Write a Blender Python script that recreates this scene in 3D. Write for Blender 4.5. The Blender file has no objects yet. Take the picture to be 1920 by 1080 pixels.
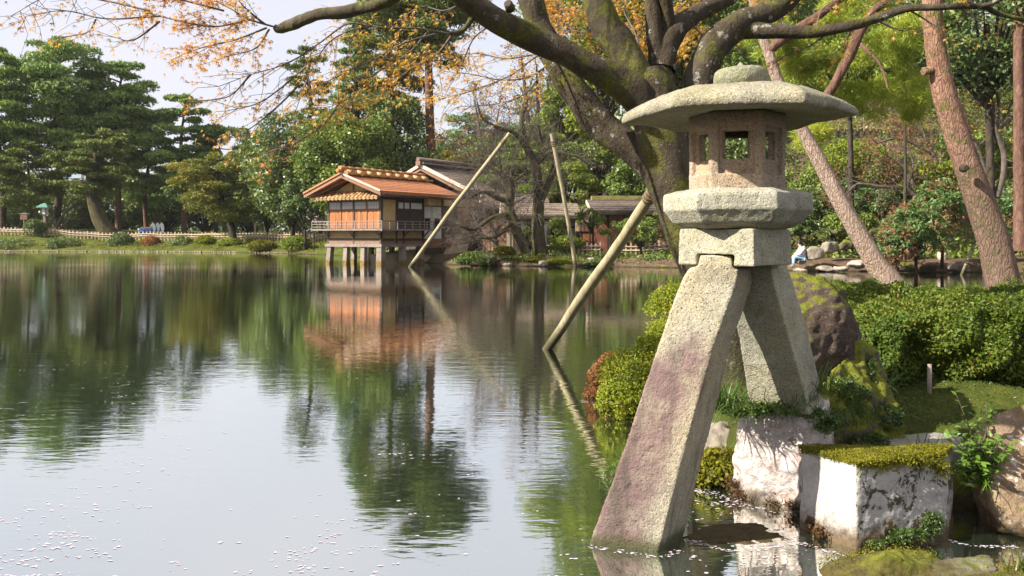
import bpy, bmesh, math, random
import numpy as np
from mathutils import Vector, Matrix

# ---------------------------------------------------------------- camera, sky, sun, exposure
F, CX, HY, H = 1600.0, 960.0, 440.0, 1.7          # focal length in photo pixels, horizon row, eye height
S = bpy.context.scene
cam_d = bpy.data.cameras.new('camera'); cam = bpy.data.objects.new('camera', cam_d)
S.collection.objects.link(cam); S.camera = cam
cam.location = (0, 0, H); cam.rotation_euler = (math.radians(90), 0, 0)
cam_d.sensor_width = 36; cam_d.lens = 36 * F / 1920
cam_d.shift_y = -(540 - HY) / 1920
cam_d.clip_start = 0.1; cam_d.clip_end = 3000

SUN_EL, SUN_T = math.radians(36), math.radians(20)
sun_dir = Vector((-math.cos(SUN_T) * math.cos(SUN_EL), -math.sin(SUN_T) * math.cos(SUN_EL), math.sin(SUN_EL)))
W = bpy.data.worlds.new('World'); S.world = W; W.use_nodes = True
wt = W.node_tree; wt.nodes.clear()
w_out = wt.nodes.new('ShaderNodeOutputWorld')
w_sky = wt.nodes.new('ShaderNodeTexSky'); w_sky.sky_type = 'NISHITA'; w_sky.sun_disc = False
w_sky.sun_elevation = SUN_EL; w_sky.sun_rotation = math.atan2(sun_dir.x, sun_dir.y)
w_sky.air_density = 1.0; w_sky.dust_density = 2.0
w_b1 = wt.nodes.new('ShaderNodeBackground'); w_b1.inputs[1].default_value = 0.10
w_b2 = wt.nodes.new('ShaderNodeBackground'); w_b2.inputs[0].default_value = (0.87, 0.85, 0.93, 1); w_b2.inputs[1].default_value = 0.47
w_tc = wt.nodes.new('ShaderNodeTexCoord'); w_n = wt.nodes.new('ShaderNodeTexNoise')
w_n.inputs['Scale'].default_value = 2.2; w_n.inputs['Detail'].default_value = 6
w_r = wt.nodes.new('ShaderNodeMapRange'); w_r.inputs[1].default_value = 0.35; w_r.inputs[2].default_value = 0.7
w_r.inputs[3].default_value = 0.72; w_r.inputs[4].default_value = 0.98
w_m = wt.nodes.new('ShaderNodeMixShader')
wt.links.new(w_sky.outputs[0], w_b1.inputs[0]); wt.links.new(w_tc.outputs['Generated'], w_n.inputs['Vector'])
wt.links.new(w_n.outputs[0], w_r.inputs[0]); wt.links.new(w_r.outputs[0], w_m.inputs[0])
wt.links.new(w_b1.outputs[0], w_m.inputs[1]); wt.links.new(w_b2.outputs[0], w_m.inputs[2])
wt.links.new(w_m.outputs[0], w_out.inputs[0])
sl = bpy.data.lights.new('sun', 'SUN'); sl.energy = 5.0; sl.angle = math.radians(0.6); sl.color = (1.0, 0.945, 0.85)
so = bpy.data.objects.new('sun', sl); S.collection.objects.link(so)
so.rotation_euler = sun_dir.to_track_quat('Z', 'Y').to_euler()
S.view_settings.view_transform = 'Standard'; S.view_settings.look = 'None'
S.view_settings.gamma = 1; S.view_settings.use_curve_mapping = False
S.view_settings.exposure = 1.2
S.render.engine = 'CYCLES'
S.cycles.use_denoising = True
S.cycles.max_bounces = 8; S.cycles.transparent_max_bounces = 8; S.cycles.caustics_reflective = False; S.cycles.caustics_refractive = False

# ---------------------------------------------------------------- helpers
rng = np.random.default_rng(7); rnd = random.Random(5)
COL = S.collection
def P(px, py, D): return Vector(((px - CX) / F * D, D, H + (HY - py) / F * D))
def X(px, D): return (px - CX) / F * D
def Zp(py, D): return H + (HY - py) / F * D
def smooth(t): t = np.clip(t, 0, 1); return t * t * (3 - 2 * t)

def tag(o, label=None, cat=None, group=None, kind=None):
    if label: o['label'] = label
    if cat: o['category'] = cat
    if group: o['group'] = group
    if kind: o['kind'] = kind
    return o
def thing(name, label, cat, loc=(0, 0, 0), rz=0.0, group=None):
    o = bpy.data.objects.new(name, None); COL.objects.link(o)
    o.location = loc; o.rotation_euler = (0, 0, rz); o.empty_display_size = 0.2
    return tag(o, label, cat, group)
def root_inv(o):
    while o.parent is not None: o = o.parent
    return (Matrix.Translation(o.location) @ o.rotation_euler.to_matrix().to_4x4()).inverted()
def link(name, me, mat=None, parent=None, world=True, loc=None):
    """one mesh object; vertices are in world space unless world=False (then already local to the root)"""
    o = bpy.data.objects.new(name, me); COL.objects.link(o)
    if mat is not None:
        me.materials.clear(); me.materials.append(mat)
    if parent is not None:
        o.parent = parent
        if world: me.transform(root_inv(parent))
    elif loc is not None:
        me.transform(Matrix.Translation(-Vector(loc))); o.location = loc
    return o
def np_mesh(name, V, faces4=None, faces3=None, smooth_sh=False):
    me = bpy.data.meshes.new(name); V = np.asarray(V, dtype=np.float32).reshape(-1, 3)
    me.vertices.add(len(V)); me.vertices.foreach_set('co', V.ravel())
    l = []; st = []; tot = []; k = 0
    for fs, n in ((faces4, 4), (faces3, 3)):
        if fs is None or len(fs) == 0: continue
        fs = np.asarray(fs, dtype=np.int32).reshape(-1, n); l.append(fs.ravel())
        st.append(k + np.arange(len(fs)) * n); tot.append(np.full(len(fs), n)); k += fs.size
    l = np.concatenate(l); st = np.concatenate(st).astype(np.int32); tot = np.concatenate(tot).astype(np.int32)
    me.loops.add(len(l)); me.loops.foreach_set('vertex_index', l)
    me.polygons.add(len(st)); me.polygons.foreach_set('loop_start', st)
    if smooth_sh: me.polygons.foreach_set('use_smooth', np.ones(len(st), dtype=bool))
    me.update(calc_edges=True); me.validate()
    return me

class MB:
    """collects boxes, bars, tubes and prisms; build() makes ONE mesh object"""
    def __init__(s): s.v = []; s.f = []; s.sm = []
    def add(s, vs, fs, sm=False):
        k = len(s.v); s.v += [tuple(v) for v in vs]; s.f += [tuple(i + k for i in f) for f in fs]; s.sm += [sm] * len(fs); return s
    def box(s, x0, x1, y0, y1, z0, z1):
        return s.add([(x0,y0,z0),(x1,y0,z0),(x1,y1,z0),(x0,y1,z0),(x0,y0,z1),(x1,y0,z1),(x1,y1,z1),(x0,y1,z1)],
                     [(0,3,2,1),(4,5,6,7),(0,1,5,4),(1,2,6,5),(2,3,7,6),(3,0,4,7)])
    def hexa(s, c):                                   # 8 corners: bottom ring then top ring
        return s.add(c, [(0,3,2,1),(4,5,6,7),(0,1,5,4),(1,2,6,5),(2,3,7,6),(3,0,4,7)])
    def bar(s, a, b, w, h=None):
        a = Vector(a); b = Vector(b); h = h or w; d = (b - a).normalized()
        up = Vector((0,0,1)) if abs(d.z) < 0.95 else Vector((1,0,0))
        r = d.cross(up).normalized() * w / 2; u = r.cross(d).normalized() * h / 2
        return s.hexa([a-r-u, a+r-u, a+r+u, a-r+u, b-r-u, b+r-u, b+r+u, b-r+u])
    def tube(s, pts, rad, n=8, caps=True, sm=True, jit=0.0):
        V, Fq, Ft = tube_arrays(pts, rad, n, jit)
        s.add(V, [tuple(f) for f in Fq], sm)
        if caps:
            k = len(s.v) - len(V)
            s.f.append(tuple(k + i for i in reversed(range(n)))); s.f.append(tuple(k + len(V) - n + i for i in range(n))); s.sm += [False, False]
        return s
    def prism(s, prof, a, b):                          # closed profile of points at a, moved by b-a
        n = len(prof); d = Vector(b) - Vector(a); A = [Vector(p) for p in prof]; B = [p + d for p in A]
        return s.add(A + B, [tuple(reversed(range(n))), tuple(range(n, 2*n))] + [(i, (i+1) % n, n + (i+1) % n, n + i) for i in range(n)])
    def mesh(s, name='m'):
        me = bpy.data.meshes.new(name); me.from_pydata(s.v, [], s.f)
        me.polygons.foreach_set('use_smooth', s.sm); me.update()
        bm = bmesh.new(); bm.from_mesh(me); bmesh.ops.recalc_face_normals(bm, faces=bm.faces); bm.to_mesh(me); bm.free()
        return me
    def build(s, name, mat, parent=None, world=True, loc=None): return link(name, s.mesh(name), mat, parent, world, loc)

def catmull(pts, k):
    p = np.asarray([tuple(q) for q in pts], float)
    if len(p) < 3 or k < 2: return p
    q = np.vstack([2*p[0]-p[1], p, 2*p[-1]-p[-2]]); out = []
    for i in range(1, len(q)-2):
        t = np.linspace(0, 1, k, endpoint=False)[:, None]
        a, b, c, d = q[i-1], q[i], q[i+1], q[i+2]
        out.append(0.5*((2*b)+(-a+c)*t+(2*a-5*b+4*c-d)*t**2+(-a+3*b-3*c+d)*t**3))
    out.append(p[-1:]); return np.vstack(out)
def tube_arrays(pts, rad, n=8, jit=0.0, seed=0):
    p = np.asarray([tuple(q) for q in pts], float); m = len(p)
    r = np.interp(np.linspace(0, 1, m), np.linspace(0, 1, len(rad)), rad) if hasattr(rad, '__len__') else np.full(m, rad)
    t = np.gradient(p, axis=0); t /= np.linalg.norm(t, axis=1)[:, None] + 1e-9
    u = np.cross(t[0], (0.3, 0.9, 0.1) if abs(t[0][2]) > .8 else (0, 0, 1)); u /= np.linalg.norm(u) + 1e-9
    V = np.zeros((m, n, 3)); a = np.arange(n) * 2 * np.pi / n
    ph = np.random.default_rng(seed + m + int(abs(p[0][0])*100)).uniform(0, 6.28, 6)
    for i in range(m):
        u = u - t[i] * np.dot(u, t[i]); u /= np.linalg.norm(u) + 1e-9; v = np.cross(t[i], u)
        rr = r[i] * (1 + jit * (np.sin(2*a + ph[0] + i*.35) * .5 + np.sin(3*a + ph[1] - i*.55) * .5 + np.sin(a + ph[2] + i*.8) * .4 + np.sin(5*a + i*1.1 + ph[3]) * .3))
        V[i] = p[i] + rr[:, None] * (np.cos(a)[:, None] * u + np.sin(a)[:, None] * v)
    i, j = np.meshgrid(np.arange(m-1), np.arange(n), indexing='ij'); i = i.ravel(); j = j.ravel(); j2 = (j+1) % n
    Fq = np.stack([i*n+j, i*n+j2, (i+1)*n+j2, (i+1)*n+j], 1)
    return V.reshape(-1, 3), Fq, None
def multi_tube(name, tubes, n=5):
    """many tubes [(pts, rad, jit, n)] as one mesh"""
    Vs = []; Fs = []; k = 0
    for t in tubes:
        pts, rad = t[0], t[1]; jit = t[2] if len(t) > 2 else 0; nn = t[3] if len(t) > 3 else n
        V, Fq, _ = tube_arrays(pts, rad, nn, jit); Vs.append(V); Fs.append(Fq + k); k += len(V)
    return np_mesh(name, np.vstack(Vs), np.vstack(Fs), None, True)

def unit(a): return a / (np.linalg.norm(a, axis=-1, keepdims=True) + 1e-9)
def rdir(n): return unit(rng.normal(size=(n, 3)))
def leaf_arrays(pts, L, Wd, nrm=None, bias=0.6, dirs=None, dbias=1.0, var=0.35, fold=0.0):
    n = len(pts); nn = rdir(n)
    if nrm is not None: nn = unit(nn * (1 - bias) + nrm * bias)
    d = rdir(n)
    if dirs is not None: d = unit(d * (1 - dbias) + dirs * dbias)
    u = unit(d - nn * np.sum(d * nn, 1, keepdims=True)); v = np.cross(nn, u)
    s = (1 + var * rng.uniform(-1, 1, n))[:, None]
    a = pts - u * L/2 * s; b = pts + v * Wd/2 * s + nn * fold * Wd * s; c = pts + u * L/2 * s; e = pts - v * Wd/2 * s + nn * fold * Wd * s
    return np.stack([a, b, c, e], 1).reshape(-1, 3)
def leaves(name, pts, L, Wd, mat, parent=None, **k):
    V = leaf_arrays(np.asarray(pts, float), L, Wd, **k); n = len(V)//4
    me = np_mesh(name, V, np.arange(n*4).reshape(-1, 4))
    return link(name, me, mat, parent)
def clump_points(cl, n, shell=0.22, topbias=0.35):
    """points near the shells of ellipsoid clumps (cx,cy,cz,rx,ry,rz) with their outward normals"""
    cl = np.asarray(cl, float); w = (cl[:,3]*cl[:,4] + cl[:,3]*cl[:,5] + cl[:,4]*cl[:,5]); idx = rng.choice(len(cl), n, p=w/w.sum())
    d = rdir(n); fl = (d[:,2] < 0) & (rng.random(n) < topbias); d[fl, 2] *= -1
    r = np.clip(1 - np.abs(rng.normal(0, shell, n)) + rng.normal(0, .05, n), 0.05, 1.25)[:, None]
    c = cl[idx]; pts = c[:, :3] + d * c[:, 3:] * r
    return pts, unit(d / c[:, 3:] * c[:, 3:].mean(1, keepdims=True))

# ---------------------------------------------------------------- materials
class NT:
    def __init__(s, name):
        s.m = bpy.data.materials.new(name); s.m.use_nodes = True; s.t = s.m.node_tree; s.t.nodes.clear()
        s.out = s.n('ShaderNodeOutputMaterial'); s._o = None
    def n(s, t, **k):
        x = s.t.nodes.new(t)
        for a, b in k.items(): setattr(x, a, b)
        return x
    def put(s, sock, v):
        if hasattr(v, 'links') or isinstance(v, bpy.types.NodeSocket): s.t.links.new(v, sock)
        elif isinstance(v, (tuple, list)) and len(v) == 3 and sock.type == 'RGBA': sock.default_value = (*v, 1)
        else: sock.default_value = v
    def obj(s):
        if s._o is None: s._o = s.n('ShaderNodeTexCoord').outputs['Object']
        return s._o
    def pos(s): return s.n('ShaderNodeNewGeometry').outputs['Position']
    def nz(s): return s.xyz(s.n('ShaderNodeNewGeometry').outputs['Normal'])[2]
    def isl(s): return s.n('ShaderNodeNewGeometry').outputs['Random Per Island']
    def xyz(s, v): x = s.n('ShaderNodeSeparateXYZ'); s.put(x.inputs[0], v); return x.outputs
    def scale(s, v, sc):
        x = s.n('ShaderNodeMapping'); s.put(x.inputs[0], v); x.inputs['Scale'].default_value = sc; return x.outputs[0]
    def noise(s, sc, det=4, ro=0.55, vec=None, dist=0.0):
        x = s.n('ShaderNodeTexNoise'); s.put(x.inputs['Vector'], vec or s.obj()); x.inputs['Scale'].default_value = sc
        x.inputs['Detail'].default_value = det; x.inputs['Roughness'].default_value = ro; x.inputs['Distortion'].default_value = dist; return x.outputs[0]
    def voro(s, sc, feat='F1', vec=None, out=0):
        x = s.n('ShaderNodeTexVoronoi', feature=feat); s.put(x.inputs['Vector'], vec or s.obj()); x.inputs['Scale'].default_value = sc; return x.outputs[out]
    def math(s, op, a, b=0.0, clamp=False):
        x = s.n('ShaderNodeMath', operation=op, use_clamp=clamp); s.put(x.inputs[0], a); s.put(x.inputs[1], b); return x.outputs[0]
    def rng(s, v, a, b, c=0.0, d=1.0, smooth=True):
        x = s.n('ShaderNodeMapRange', interpolation_type='SMOOTHSTEP' if smooth else 'LINEAR'); s.put(x.inputs[0], v)
        for i, q in enumerate((a, b, c, d)): s.put(x.inputs[i+1], q)
        return x.outputs[0]
    def ramp(s, f, stops):
        x = s.n('ShaderNodeValToRGB'); s.put(x.inputs[0], f); e = x.color_ramp.elements
        while len(e) < len(stops): e.new(0.5)
        for q, (p, c) in zip(e, stops): q.position = p; q.color = (*c, 1)
        return x.outputs[0]
    def mix(s, f, a, b, mode='MIX'):
        x = s.n('ShaderNodeMix', data_type='RGBA', blend_type=mode, clamp_factor=True); s.put(x.inputs[0], f); s.put(x.inputs[6], a); s.put(x.inputs[7], b); return x.outputs[2]
    def bump(s, h, st=0.5, d=0.02, nrm=None):
        x = s.n('ShaderNodeBump'); s.put(x.inputs['Height'], h); x.inputs['Strength'].default_value = st; x.inputs['Distance'].default_value = d
        if nrm is not None: s.put(x.inputs['Normal'], nrm)
        return x.outputs[0]
    def bsdf(s, col, rough=0.8, nrm=None, spec=0.3):
        x = s.n('ShaderNodeBsdfPrincipled'); s.put(x.inputs['Base Color'], col); s.put(x.inputs['Roughness'], rough); x.inputs['Specular IOR Level'].default_value = spec
        if nrm is not None: s.put(x.inputs['Normal'], nrm)
        return x.outputs[0]
    def done(s, sh): s.put(s.out.inputs[0], sh); return s.m

def foliage(name, cols, trans=0.35, rough=0.55, spec=0.25, patch=0.35, extra=None):
    """leaf material: hue differs from leaf to leaf and in broad patches; some light passes through the leaf"""
    m = NT(name); r = m.isl(); k = len(cols)
    big = m.noise(patch, 2, vec=m.pos())
    f = m.math('ADD', m.math('MULTIPLY', r, 0.62), m.math('MULTIPLY', m.rng(big, .3, .7), 0.38))
    c = m.ramp(f, [(i / max(1, k-1), q) for i, q in enumerate(cols)])
    if extra: c = m.mix(m.rng(m.isl(), 1 - extra[0], 1 - extra[0] + .01), c, extra[1])
    b = m.bsdf(c, rough, None, spec); t = m.n('ShaderNodeBsdfTranslucent'); m.put(t.inputs[0], m.mix(1.0, c, (1.0, 1.0, 0.55), 'MULTIPLY'))
    x = m.n('ShaderNodeMixShader'); x.inputs[0].default_value = trans; m.put(x.inputs[1], b); m.put(x.inputs[2], t.outputs[0])
    return m.done(x.outputs[0])
def simple(name, c1, c2, sc=6, rough=0.8, bump=0.3, bsc=30, bd=0.01, stretch=None, spec=0.3):
    m = NT(name); v = m.scale(m.obj(), stretch) if stretch else m.obj()
    f = m.noise(sc, 5, .6, v); c = m.ramp(f, [(.3, c1), (.7, c2)])
    return m.done(m.bsdf(c, rough, m.bump(m.noise(bsc, 4, .6, v), bump, bd), spec))
def granite(name, dark, light, warm=(0.30, 0.25, 0.13), warmth=0.5, speck=1.0, stain=None):
    m = NT(name); o = m.obj()
    base = m.ramp(m.noise(5, 6, .65), [(.25, dark), (.75, light)])
    base = m.mix(m.math('MULTIPLY', m.rng(m.noise(2.2, 4, .6), .42, .62), warmth), base, warm)
    sp = m.noise(95, 2, .7); base = m.mix(m.math('MULTIPLY', m.rng(sp, .46, .34), .6 * speck), base, (0.07, 0.06, 0.045))
    base = m.mix(m.math('MULTIPLY', m.rng(m.noise(130, 2, .7), .56, .68), .5 * speck), base, (0.62, 0.58, 0.47))
    pit = m.rng(m.voro(46), .0, .35)
    base = m.mix(m.math('MULTIPLY', m.rng(m.noise(11, 6, .75, dist=.6), .60, .68), .40), base, (0.10, 0.095, 0.065))
    stv = m.scale(o, (7, 7, 1.1)); base = m.mix(m.math('MULTIPLY', m.rng(m.noise(1.0, 5, .65, stv, .4), .54, .70), .42), base, (.10, .095, .07))
    ros = m.rng(m.voro(9, 'F1'), .22, .12); base = m.mix(m.math('MULTIPLY', m.math('MULTIPLY', ros, m.rng(m.noise(3.1, 3), .50, .62)), .5), base, (.42, .42, .34))
    base = m.mix(m.math('MULTIPLY', m.rng(m.noise(1.6, 5, .7), .52, .70), .35), base, (.16, .15, .125))
    if stain: base = stain(m, base)
    h = m.math('ADD', m.math('ADD', m.math('MULTIPLY', m.noise(75, 4, .7), .7), m.math('MULTIPLY', pit, .35)), m.math('MULTIPLY', m.noise(17, 5, .7), 1.2))
    return m.done(m.bsdf(base, 0.9, m.bump(h, .75, .012), .15))
def leg_stain(m, base):
    x, y, z = m.xyz(m.pos())
    s = m.math('DIVIDE', m.math('SUBTRACT', x, m.math('ADD', m.math('MULTIPLY', z, .348), .424)), .36)
    n1 = m.math('MULTIPLY', m.math('SUBTRACT', m.noise(4.5, 5, .65), .5), .9)
    a = m.rng(m.math('ADD', s, m.math('MULTIPLY', n1, .7)), 1.0, .50)
    b = m.rng(m.math('ADD', z, m.math('MULTIPLY', n1, .7)), 1.22, .95)
    brk = m.rng(m.noise(7, 6, .75, dist=.5), .36, .56, .58, 1.0); c = m.math('MULTIPLY', m.math('MULTIPLY', m.math('MULTIPLY', a, b), brk), .92)
    base = m.mix(c, base, m.ramp(m.noise(14, 5, .7), [(.3, (.11, .068, .068)), (.7, (.245, .155, .145))]))
    st = m.scale(m.pos(), (9, 9, 1.0)); dk = m.math('MULTIPLY', m.rng(m.noise(1, 5, .65, st), .47, .62), m.rng(m.math('ADD', z, n1), 1.35, .7))
    base = m.mix(m.math('MULTIPLY', dk, .62), base, (.085, .07, .055))
    base = m.mix(m.math('MULTIPLY', m.rng(m.math('ADD', z, m.math('MULTIPLY', n1, .15)), .10, .02), .85), base, (.06, .065, .025))
    return base
def rockmat(name, cols, moss=0.6, moss_lo=0.35, sc=3.0, moss_cols=((.07,.085,.012), (.21,.21,.025)), white=0.0, wet=True, nb=0.9):
    m = NT(name)
    c = m.ramp(m.noise(sc, 7, .68, dist=.3), [(i / (len(cols)-1) * .5 + .25, q) for i, q in enumerate(cols)])
    c = m.mix(m.math('MULTIPLY', m.rng(m.noise(60, 3, .7), .58, .70), .35), c, (.5, .47, .4))
    if white:
        wm = m.rng(m.noise(sc * 2.2, 7, .72, dist=.5), .56 - white * .4, .64 - white * .4)
        c = m.mix(m.math('MULTIPLY', wm, .95), c, m.ramp(m.noise(22, 5, .7), [(.3, (.50, .41, .37)), (.6, (.70, .64, .59))]))
    if moss:
        f = m.math('ADD', m.nz(), m.math('MULTIPLY', m.math('SUBTRACT', m.noise(5, 6, .7), .5), 1.6))
        c = m.mix(m.math('MULTIPLY', m.rng(f, moss_lo, moss_lo + .3), moss), c, m.ramp(m.noise(38, 5, .7), [(.3, moss_cols[0]), (.7, moss_cols[1])]))
    if wet:
        z = m.xyz(m.pos())[2]; f = m.rng(m.math('ADD', z, m.math('MULTIPLY', m.math('SUBTRACT', m.noise(7, 5, .7), .5), .30)), .14, .02)
        c = m.mix(m.math('MULTIPLY', f, .88), c, m.ramp(m.noise(20, 4, .7), [(.3, (.035, .03, .016)), (.7, (.11, .075, .03))]))
    h = m.math('ADD', m.noise(sc * 4, 7, .7), m.math('MULTIPLY', m.noise(70, 4, .7), .3))
    return m.done(m.bsdf(c, .92, m.bump(h, nb, .03), .15))
def bark(name, cols, moss=0.0, sc=(9, 9, 2.2), bump=0.9, bd=0.03, crack=True, spots=0.0, mosslo=.5):
    m = NT(name); v = m.scale(m.obj(), sc)
    n1 = m.noise(1.0, 6, .65, v, .3)
    c = m.ramp(n1, [(i / (len(cols)-1) * .5 + .25, q) for i, q in enumerate(cols)])
    dv = m.n('ShaderNodeVectorMath', operation='ADD'); ns = m.n('ShaderNodeTexNoise'); m.put(ns.inputs['Vector'], v); ns.inputs['Scale'].default_value = .9; ns.inputs['Detail'].default_value = 5; m.put(dv.inputs[0], v); m.put(dv.inputs[1], ns.outputs['Color'])
    cr = m.rng(m.voro(1.3, 'DISTANCE_TO_EDGE', dv.outputs[0]), .0, .22)
    if crack: c = m.mix(m.math('MULTIPLY', m.math('SUBTRACT', 1.0, cr), .30), c, tuple(q * .5 for q in cols[0]))
    if spots: c = m.mix(m.math('MULTIPLY', m.rng(m.noise(9, 4, .7), .60, .66), spots), c, (.42, .40, .33))
    if moss:
        f = m.rng(m.noise(2.4, 6, .7), mosslo, mosslo + .12); c = m.mix(m.math('MULTIPLY', f, moss), c, m.ramp(m.noise(40, 4, .7), [(.3, (.04, .042, .012)), (.7, (.17, .165, .03))]))
    h = m.math('ADD', m.math('MULTIPLY', n1, .8), m.math('MULTIPLY', cr, .32 if crack else .0)); h = m.math('ADD', h, m.math('MULTIPLY', m.noise(40, 4, .7), .3))
    return m.done(m.bsdf(c, .92, m.bump(h, bump, bd), .12))

MAT = {}
MAT['stone'] = granite('lantern_stone', (.21, .195, .14), (.43, .41, .32), (.36, .32, .18), .55, 1.3)
MAT['stone_leg'] = granite('leg_stone', (.25, .22, .155), (.46, .42, .31), (.42, .34, .19), .5, 1.3, stain=leg_stain)
MAT['stone_fire'] = granite('firebox_stone', (.25, .19, .135), (.44, .345, .25), (.42, .28, .15), .6, 1.3)
MAT['stone_roof'] = granite('roof_stone', (.16, .143, .10), (.35, .315, .225), (.28, .245, .13), .6, 1.4)
MAT['stone_dark'] = granite('finial_stone', (.16, .15, .11), (.33, .31, .22), (.20, .21, .10), .6)
MAT['rock_brown'] = rockmat('boulder_rock', ((.035, .026, .019), (.085, .062, .047), (.15, .11, .085)), .95, .35, 5)
MAT['rock_white'] = rockmat('lichen_rock', ((.26, .16, .13), (.42, .31, .27), (.55, .46, .42)), .95, .55, 4, white=.42)
MAT['rock_block'] = rockmat('block_rock', ((.03, .028, .022), (.09, .085, .07), (.22, .20, .18)), 1.0, .60, 7, white=.36, nb=.5, moss_cols=((.085,.08,.01), (.27,.235,.02)))
def block_mat():
    m = NT('block_rock'); nx, ny, nzz = m.xyz(m.n('ShaderNodeNewGeometry').outputs['Normal'])
    c = m.ramp(m.noise(9, 6, .7), [(.3, (.40, .365, .325)), (.65, (.60, .565, .52))])
    c = m.mix(m.math('MULTIPLY', m.rng(m.noise(34, 5, .75), .58, .66), .5), c, (.28, .26, .23))
    side = m.rng(nx, -.75, -.2); c = m.mix(m.math('MULTIPLY', side, .25), c, (.33, .32, .31))  # shade of the faces turned from the sun, mixed into the colour as grey
    pt = m.math('MULTIPLY', m.rng(m.noise(9, 8, .80, dist=.5), .515, .545), side); c = m.mix(m.math('MULTIPLY', pt, .93), c, m.ramp(m.noise(26, 4, .7), [(.35, (.025, .024, .014)), (.7, (.075, .07, .02))]))
    z = m.xyz(m.pos())[2]; n5 = m.math('MULTIPLY', m.math('SUBTRACT', m.noise(6, 6, .7), .5), .36)
    c = m.mix(m.math('MULTIPLY', m.rng(m.math('ADD', z, n5), .16, .04), .9), c, m.ramp(m.noise(24, 5, .7), [(.3, (.05, .032, .015)), (.6, (.14, .085, .035)), (.75, (.10, .11, .02))]))
    t = m.rng(m.math('ADD', nzz, n5), .45, .7); o2 = m.rng(m.math('ADD', z, m.math('MULTIPLY', n5, .6)), .40, .46)
    c = m.mix(m.math('MAXIMUM', t, m.math('MULTIPLY', o2, side)), c, m.ramp(m.noise(40, 6, .75), [(.28, (.055, .055, .010)), (.5, (.14, .13, .016)), (.72, (.26, .225, .035))]))
    return m.done(m.bsdf(c, .95, m.bump(m.math('ADD', m.noise(22, 7, .75), m.math('MULTIPLY', m.noise(90, 4, .7), .4)), .7, .02), .1))
MAT['rock_block'] = block_mat()
MAT['rock_red'] = rockmat('ochre_boulder_rock', ((.12, .075, .045), (.26, .18, .11), (.40, .31, .22)), .85, .68, 4, white=.05)
MAT['rock_grey'] = rockmat('grey_rock', ((.12, .11, .09), (.24, .22, .19), (.36, .33, .29)), .9, .78, 4)
MAT['rock_slab'] = rockmat('slab_rock', ((.18, .165, .14), (.30, .28, .23), (.40, .37, .31)), .35, 1.1, 3, wet=False)
MAT['rock_moss'] = rockmat('mossy_rock', ((.05, .045, .03), (.11, .095, .06), (.17, .14, .09)), 1.0, .05, 3)
MAT['rock_far'] = rockmat('shore_rock', ((.12, .10, .075), (.26, .22, .17), (.42, .36, .29)), .8, .85, 1.4)
MAT['rock_pale'] = rockmat('pale_shore_rock', ((.28, .22, .17), (.42, .34, .27), (.55, .46, .38)), .4, 1.0, 1.4)
MAT['rock_dark'] = rockmat('wet_dark_rock', ((.018, .016, .012), (.035, .03, .022), (.06, .05, .035)), .8, .80, 4, moss_cols=((.03,.03,.006), (.10,.095,.012)))
MAT['rock_sunk'] = simple('sunken_stone', (.60, .50, .42), (.75, .66, .57), 3)
MAT['maple_bark'] = bark('maple_bark', ((.032, .024, .016), (.065, .050, .034), (.115, .092, .066)), .85, (5.5, 5.5, 3.2), 1.0, .07, False, .55, .50)
MAT['pine_bark'] = bark('red_pine_bark', ((.12, .058, .038), (.28, .155, .105), (.44, .29, .21)), .85, (15, 15, 4.5), 1.0, .04, True, .25, .52)
MAT['pine_bark_pale'] = bark('pale_pine_bark', ((.23, .155, .115), (.42, .30, .235), (.55, .43, .355)), .15, (17, 17, 5), 1.0, .04)
MAT['bark_red'] = bark('red_bark', ((.075, .042, .030), (.155, .085, .06), (.23, .14, .10)), .0, (5, 5, 2))
MAT['bark_dark'] = bark('dark_bark', ((.025, .02, .016), (.06, .046, .036), (.10, .08, .065)), .25, (3, 3, 1))
MAT['bark_moss'] = bark('mossy_bark', ((.035, .028, .02), (.075, .06, .04), (.12, .10, .07)), .8, (4, 4, 1.5), mosslo=.48)
MAT['twig'] = simple('twig_bark', (.06, .045, .034), (.15, .12, .09), 4)
MAT['wood_pole'] = bark('peeled_pole_wood', ((.20, .165, .09), (.33, .28, .17), (.44, .38, .25)), .35, (10, 10, .8), .3, .01, False, 0, .58)
MAT['hedge'] = foliage('hedge_leaf', ((0.030, 0.051, 0.006), (0.059, 0.104, 0.010), (0.119, 0.155, 0.017), (0.184, 0.196, 0.026)), .25, .5, .22, 1.2, (.012, (.30, .09, .03)))
MAT['azalea'] = foliage('azalea_leaf', ((0.086, 0.132, 0.012), (0.235, 0.278, 0.020), (0.423, 0.399, 0.031)), .35, patch=2.5, extra=(.03, (.28, .12, .05)))
MAT['azalea_red'] = foliage('reddish_azalea_leaf', ((0.084, 0.098, 0.016), (0.280, 0.119, 0.039), (0.392, 0.154, 0.065), (0.182, 0.168, 0.026)), .35, patch=3)
MAT['weed'] = foliage('rusty_weed', ((.05, .04, .012), (.10, .055, .02), (.15, .075, .03), (.09, .09, .02)), .3, patch=5)
MAT['fern'] = foliage('yellow_green_leaf', ((0.060, 0.075, 0.008), (0.170, 0.167, 0.012), (0.323, 0.282, 0.020)), .4, patch=4)
MAT['grass'] = foliage('grass_blade', ((.025, .055, .010), (.06, .11, .018), (.13, .18, .04)), .3, .4, .4, 3)
MAT['leafy'] = foliage('bright_leaf', ((.05, .12, .012), (.12, .22, .025), (.24, .32, .05)), .4, .4, .4, 6, (.12, (.42, .22, .13)))
MAT['maple_leaf'] = foliage('maple_leaf', ((.52, .20, .06), (.66, .31, .09), (.70, .42, .10), (.62, .48, .12)), .5, patch=.8)
MAT['pine_a'] = foliage('pine_needles', ((0.091, 0.158, 0.041), (0.198, 0.290, 0.074), (0.381, 0.463, 0.116)), .2, patch=.16)
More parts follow.
